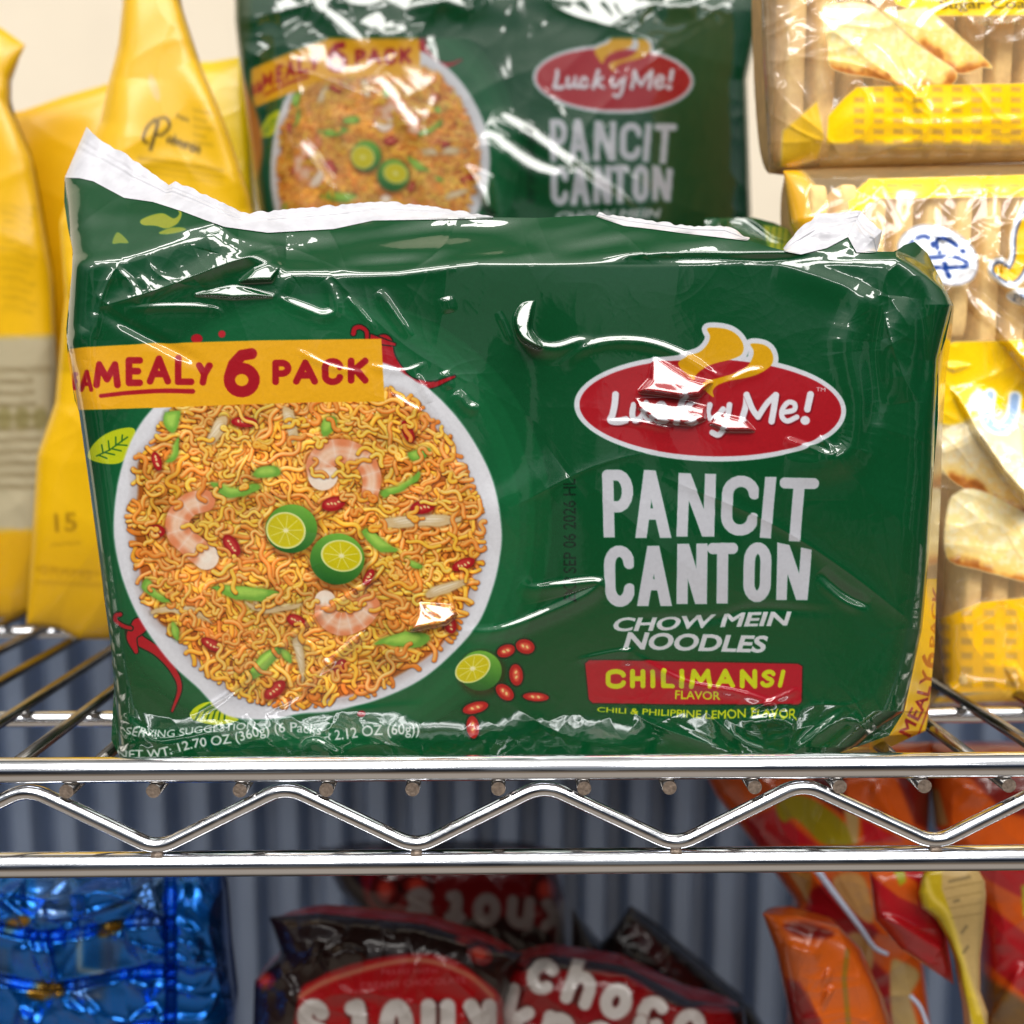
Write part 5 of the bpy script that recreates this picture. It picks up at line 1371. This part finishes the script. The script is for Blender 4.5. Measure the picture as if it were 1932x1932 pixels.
bp = nt.nodes.new('ShaderNodeBump'); bp.inputs['Strength'].default_value = .06; bp.inputs['Distance'].default_value = .0004
nt.links.new(nz.outputs['Fac'], bp.inputs['Height']); nt.links.new(bp.outputs['Normal'], b.inputs['Normal'])
M_chrome = m
M_cut = plain_mat('cut_wire_end', rgb(132, 118, 106), rough=.55, metal=.6, scale=900, var=.35, bump=.6)
M_wire = plain_mat('shelf_wire_metal', rgb(150, 146, 142), rough=.2, metal=1.0, scale=200, var=.1)

sh = thing('wire_shelf', 'chrome wire shelf with zigzag front rail that the green noodle pack stands on', 'wire shelf', (0, 0, 0))
XE = .62
xs = np.linspace(-XE, XE, 90)
zr = -.0288
tube('front_rail', np.stack([xs, 0 * xs, 0 * xs], -1), .0037, M_chrome, sh, 28)
tube('front_rail', np.stack([xs, 0 * xs, 0 * xs + zr], -1), .0037, M_chrome, sh, 28)
# zigzag truss
zx = []
pk_x = [52 + 487 * (i - 3) for i in range(9)]; va_x = [297 + 489 * (i - 3) for i in range(9)]
pts = []
for a, c in zip(pk_x, va_x):
    A_ = world(float(a), 1487., -.001); B_ = world(float(c), 1596., -.001)
    pts += [(A_[0], -.0050), (B_[0], -.0240)]
pts = np.array(pts)
R_b = .0058; path = []
for i in range(1, len(pts) - 1):
    p0, p1, p2 = pts[i - 1], pts[i], pts[i + 1]
    d0 = (p0 - p1) / np.linalg.norm(p0 - p1); d1 = (p2 - p1) / np.linalg.norm(p2 - p1)
    a, c = p1 + d0 * R_b, p1 + d1 * R_b
    for t in np.linspace(0, 1, 12): path.append((1 - t) ** 2 * a + 2 * t * (1 - t) * p1 + t * t * c)
path = np.array(path)
tube('zigzag_truss', np.stack([path[:, 0], 0 * path[:, 0] - .0006, path[:, 1]], -1), .0022, M_chrome, sh, 20)
# weld beads where the zigzag touches the lower rail
for (x, zv) in pts[1::2]:
    tube('weld_bead', np.array([(x - .0016, -.0012, zv - .0016), (x + .0016, -.0012, zv - .0016)]), .0012, M_cut, sh, 10)
# wires running to the back
x0 = world(131., 1484., .0)[0]; dx = world(131. + 162.8, 1484., .0)[0] - x0
for i in range(-12, 26):
    x = x0 + dx * i
    if abs(x) > XE: continue
    tube('shelf_wire', np.array([(x, -.0022, -.0056), (x, .1, -.0056), (x, .2, -.0056), (x, .36, -.0056)]), .0021, M_wire, sh, 14, mat2=M_cut)
for yb in (.078, .215, .355):
    tube('cross_rod', np.stack([xs, 0 * xs + yb, 0 * xs - .0107], -1), .003, M_chrome, sh, 16)

# ================================================================== behind: ribbed panel and cream wall
m, nt, b = nodes('ribbed_panel_paint')
tc = nt.nodes.new('ShaderNodeTexCoord'); nz = nt.nodes.new('ShaderNodeTexNoise'); nz.inputs['Scale'].default_value = 9
cr = nt.nodes.new('ShaderNodeValToRGB'); cr.color_ramp.elements[0].color = (.17, .22, .33, 1); cr.color_ramp.elements[1].color = (.26, .33, .46, 1)
nt.links.new(tc.outputs['Object'], nz.inputs['Vector']); nt.links.new(nz.outputs['Fac'], cr.inputs[0]); nt.links.new(cr.outputs[0], b.inputs['Base Color'])
b.inputs['Roughness'].default_value = .35; b.inputs['Metallic'].default_value = .3
YP = .46
xs_ = np.linspace(-.75, .75, 1400); per = .034
w_ = np.clip(.2 + 2.2 * np.sin(2 * np.pi * xs_ / per), -1, 1) * 1.7
V = np.stack([np.stack([xs_, YP - .007 * w_, np.full_like(xs_, zz_)], -1) for zz_ in np.linspace(-.55, .12, 8)[::-1]])
o = link('wall', raw_mesh(V.reshape(-1, 3), grid_quads(8, 1400), None, name='ribbed'), m)
o['kind'] = 'structure'; o['label'] = 'blue grey ribbed metal panel behind the shelves'
M_wall = plain_mat('cream_wall_paint', rgb(238, 226, 204), rough=.8, scale=12, var=.03)
V = np.array([(-1.4, .62, 1.3), (-1.4, .62, -.7), (1.4, .62, -.7), (1.4, .62, 1.3)])
o = link('wall', raw_mesh(V, np.array([[0, 1, 2, 3]]), None), M_wall); o['kind'] = 'structure'; o['label'] = 'plain cream wall behind the shelves'

# ================================================================== light
w = bpy.data.worlds.new('World'); bpy.context.scene.world = w; w.use_nodes = True
nt = w.node_tree; bg = nt.nodes['Background']
tc = nt.nodes.new('ShaderNodeTexCoord'); sx = nt.nodes.new('ShaderNodeSeparateXYZ'); cr = nt.nodes.new('ShaderNodeValToRGB')
mr = nt.nodes.new('ShaderNodeMapRange'); mr.inputs[1].default_value = -1; mr.inputs[2].default_value = 1
nt.links.new(tc.outputs['Generated'], sx.inputs[0]); nt.links.new(sx.outputs['Z'], mr.inputs[0]); nt.links.new(mr.outputs[0], cr.inputs[0]); nt.links.new(cr.outputs[0], bg.inputs['Color'])
E = cr.color_ramp.elements
E[0].position = 0; E[0].color = (.66, .56, .46, 1); E[1].position = 1; E[1].color = (1.6, 1.55, 1.45, 1)
for p_, c_ in [(.2, (.66, .56, .46, 1)), (.3, (.36, .27, .19, 1)), (.40, (.07, .055, .045, 1)), (.47, (.03, .03, .032, 1)), (.57, (.03, .04, .055, 1)), (.63, (.22, .25, .32, 1)), (.70, (1.0, 1.0, 1.0, 1)), (.9, (1.5, 1.46, 1.38, 1))]:
    e = E.new(p_); e.color = c_
bg.inputs['Strength'].default_value = .5

# the aisle and shelves opposite, out of view: uneven patches of light and dark round the horizon
mpn = nt.nodes.new('ShaderNodeMapping'); mpn.inputs['Scale'].default_value = (2.6, 2.6, 1.3)
wn = nt.nodes.new('ShaderNodeTexNoise'); wn.inputs['Scale'].default_value = 1.5; wn.inputs['Detail'].default_value = 3
nt.links.new(tc.outputs['Generated'], mpn.inputs[0]); nt.links.new(mpn.outputs[0], wn.inputs['Vector'])
wr_ = nt.nodes.new('ShaderNodeValToRGB'); wr_.color_ramp.elements[0].position = .5; wr_.color_ramp.elements[1].position = .62
wr_.color_ramp.elements[0].color = (0, 0, 0, 1); wr_.color_ramp.elements[1].color = (.26, .27, .27, 1)
band = nt.nodes.new('ShaderNodeValToRGB')
for p_, c_ in [(.34, 0), (.46, 1), (.6, 1), (.68, 0)]:
    e = band.color_ramp.elements.new(p_); e.color = (c_, c_, c_, 1)
band.color_ramp.elements[0].color = (0, 0, 0, 1); band.color_ramp.elements[-1].color = (0, 0, 0, 1)
m1 = nt.nodes.new('ShaderNodeMix'); m1.data_type = 'RGBA'; m1.blend_type = 'MULTIPLY'; m1.inputs[0].default_value = 1
m2 = nt.nodes.new('ShaderNodeMix'); m2.data_type = 'RGBA'; m2.blend_type = 'ADD'; m2.inputs[0].default_value = 1
nt.links.new(wn.outputs['Fac'], wr_.inputs[0]); nt.links.new(mr.outputs[0], band.inputs[0])
nt.links.new(wr_.outputs[0], m1.inputs[6]); nt.links.new(band.outputs[0], m1.inputs[7])
nt.links.new(cr.outputs[0], m2.inputs[6]); nt.links.new(m1.outputs[2], m2.inputs[7]); 
# towards the back (over the shelf top) it is darker than out in the shop
mry = nt.nodes.new('ShaderNodeMapRange'); mry.inputs[1].default_value = -.3; mry.inputs[2].default_value = .3; mry.inputs[3].default_value = 1.25; mry.inputs[4].default_value = .12
m3 = nt.nodes.new('ShaderNodeMix'); m3.data_type = 'RGBA'; m3.blend_type = 'MULTIPLY'; m3.inputs[0].default_value = 1
nt.links.new(sx.outputs['Y'], mry.inputs[0]); nt.links.new(m2.outputs[2], m3.inputs[6]); nt.links.new(mry.outputs[0], m3.inputs[7]); nt.links.new(m3.outputs[2], bg.inputs['Color'])


def lamp(x, y, zc, sx_, sy_, L, col, aim=(0, 0, 0)):
    la = bpy.data.lights.new('ceiling_lamp', 'AREA'); la.shape = 'RECTANGLE'; la.size = sx_; la.size_y = sy_
    la.energy = L * math.pi * sx_ * sy_; la.color = col
    o = bpy.data.objects.new('ceiling_lamp', la); C.objects.link(o); o.location = (x, y, zc)
    return o


WARM = (1.0, .965, .925)
for (x, y, zc, a, b_, L) in [(-.1, -1.55, 1.55, 2.4, .95, 11), (-.6, -.55, 1.55, 1.2, .2, 13), (.9, -.6, 1.55, 1.2, .2, 13), (-2.6, -1.8, 1.55, 1.0, .3, 12), (2.4, -1.9, 1.55, 1.0, .3, 12), (-.9, -3.4, 1.55, 1.3, .3, 12), (1.2, -3.4, 1.55, 1.3, .3, 12)]:
    lamp(x, y, zc, a, b_, L, WARM)
# ================================================================== camera
sc = bpy.context.scene
cd = bpy.data.cameras.new('camera'); co = bpy.data.objects.new('camera', cd); C.objects.link(co)
from mathutils import Matrix
co.matrix_world = Matrix(((rt[0], up[0], -fw[0], CAM[0]), (rt[1], up[1], -fw[1], CAM[1]), (rt[2], up[2], -fw[2], CAM[2]), (0, 0, 0, 1)))
cd.sensor_width = 36; cd.lens = 36 * UF / US; cd.clip_start = .01; cd.clip_end = 50
cd.dof.use_dof = True; cd.dof.focus_distance = .287; cd.dof.aperture_fstop = cd.lens / 4.5
sc.camera = co
sc.render.engine = 'CYCLES'
sc.cycles.use_denoising = True; sc.cycles.use_adaptive_sampling = True; sc.cycles.adaptive_threshold = .02; sc.cycles.max_bounces = 8; sc.cycles.transparent_max_bounces = 12; sc.cycles.sample_clamp_indirect = 6
sc.view_settings.view_transform = 'Standard'; sc.view_settings.look = 'None'; sc.view_settings.exposure = 0; sc.view_settings.gamma = 1
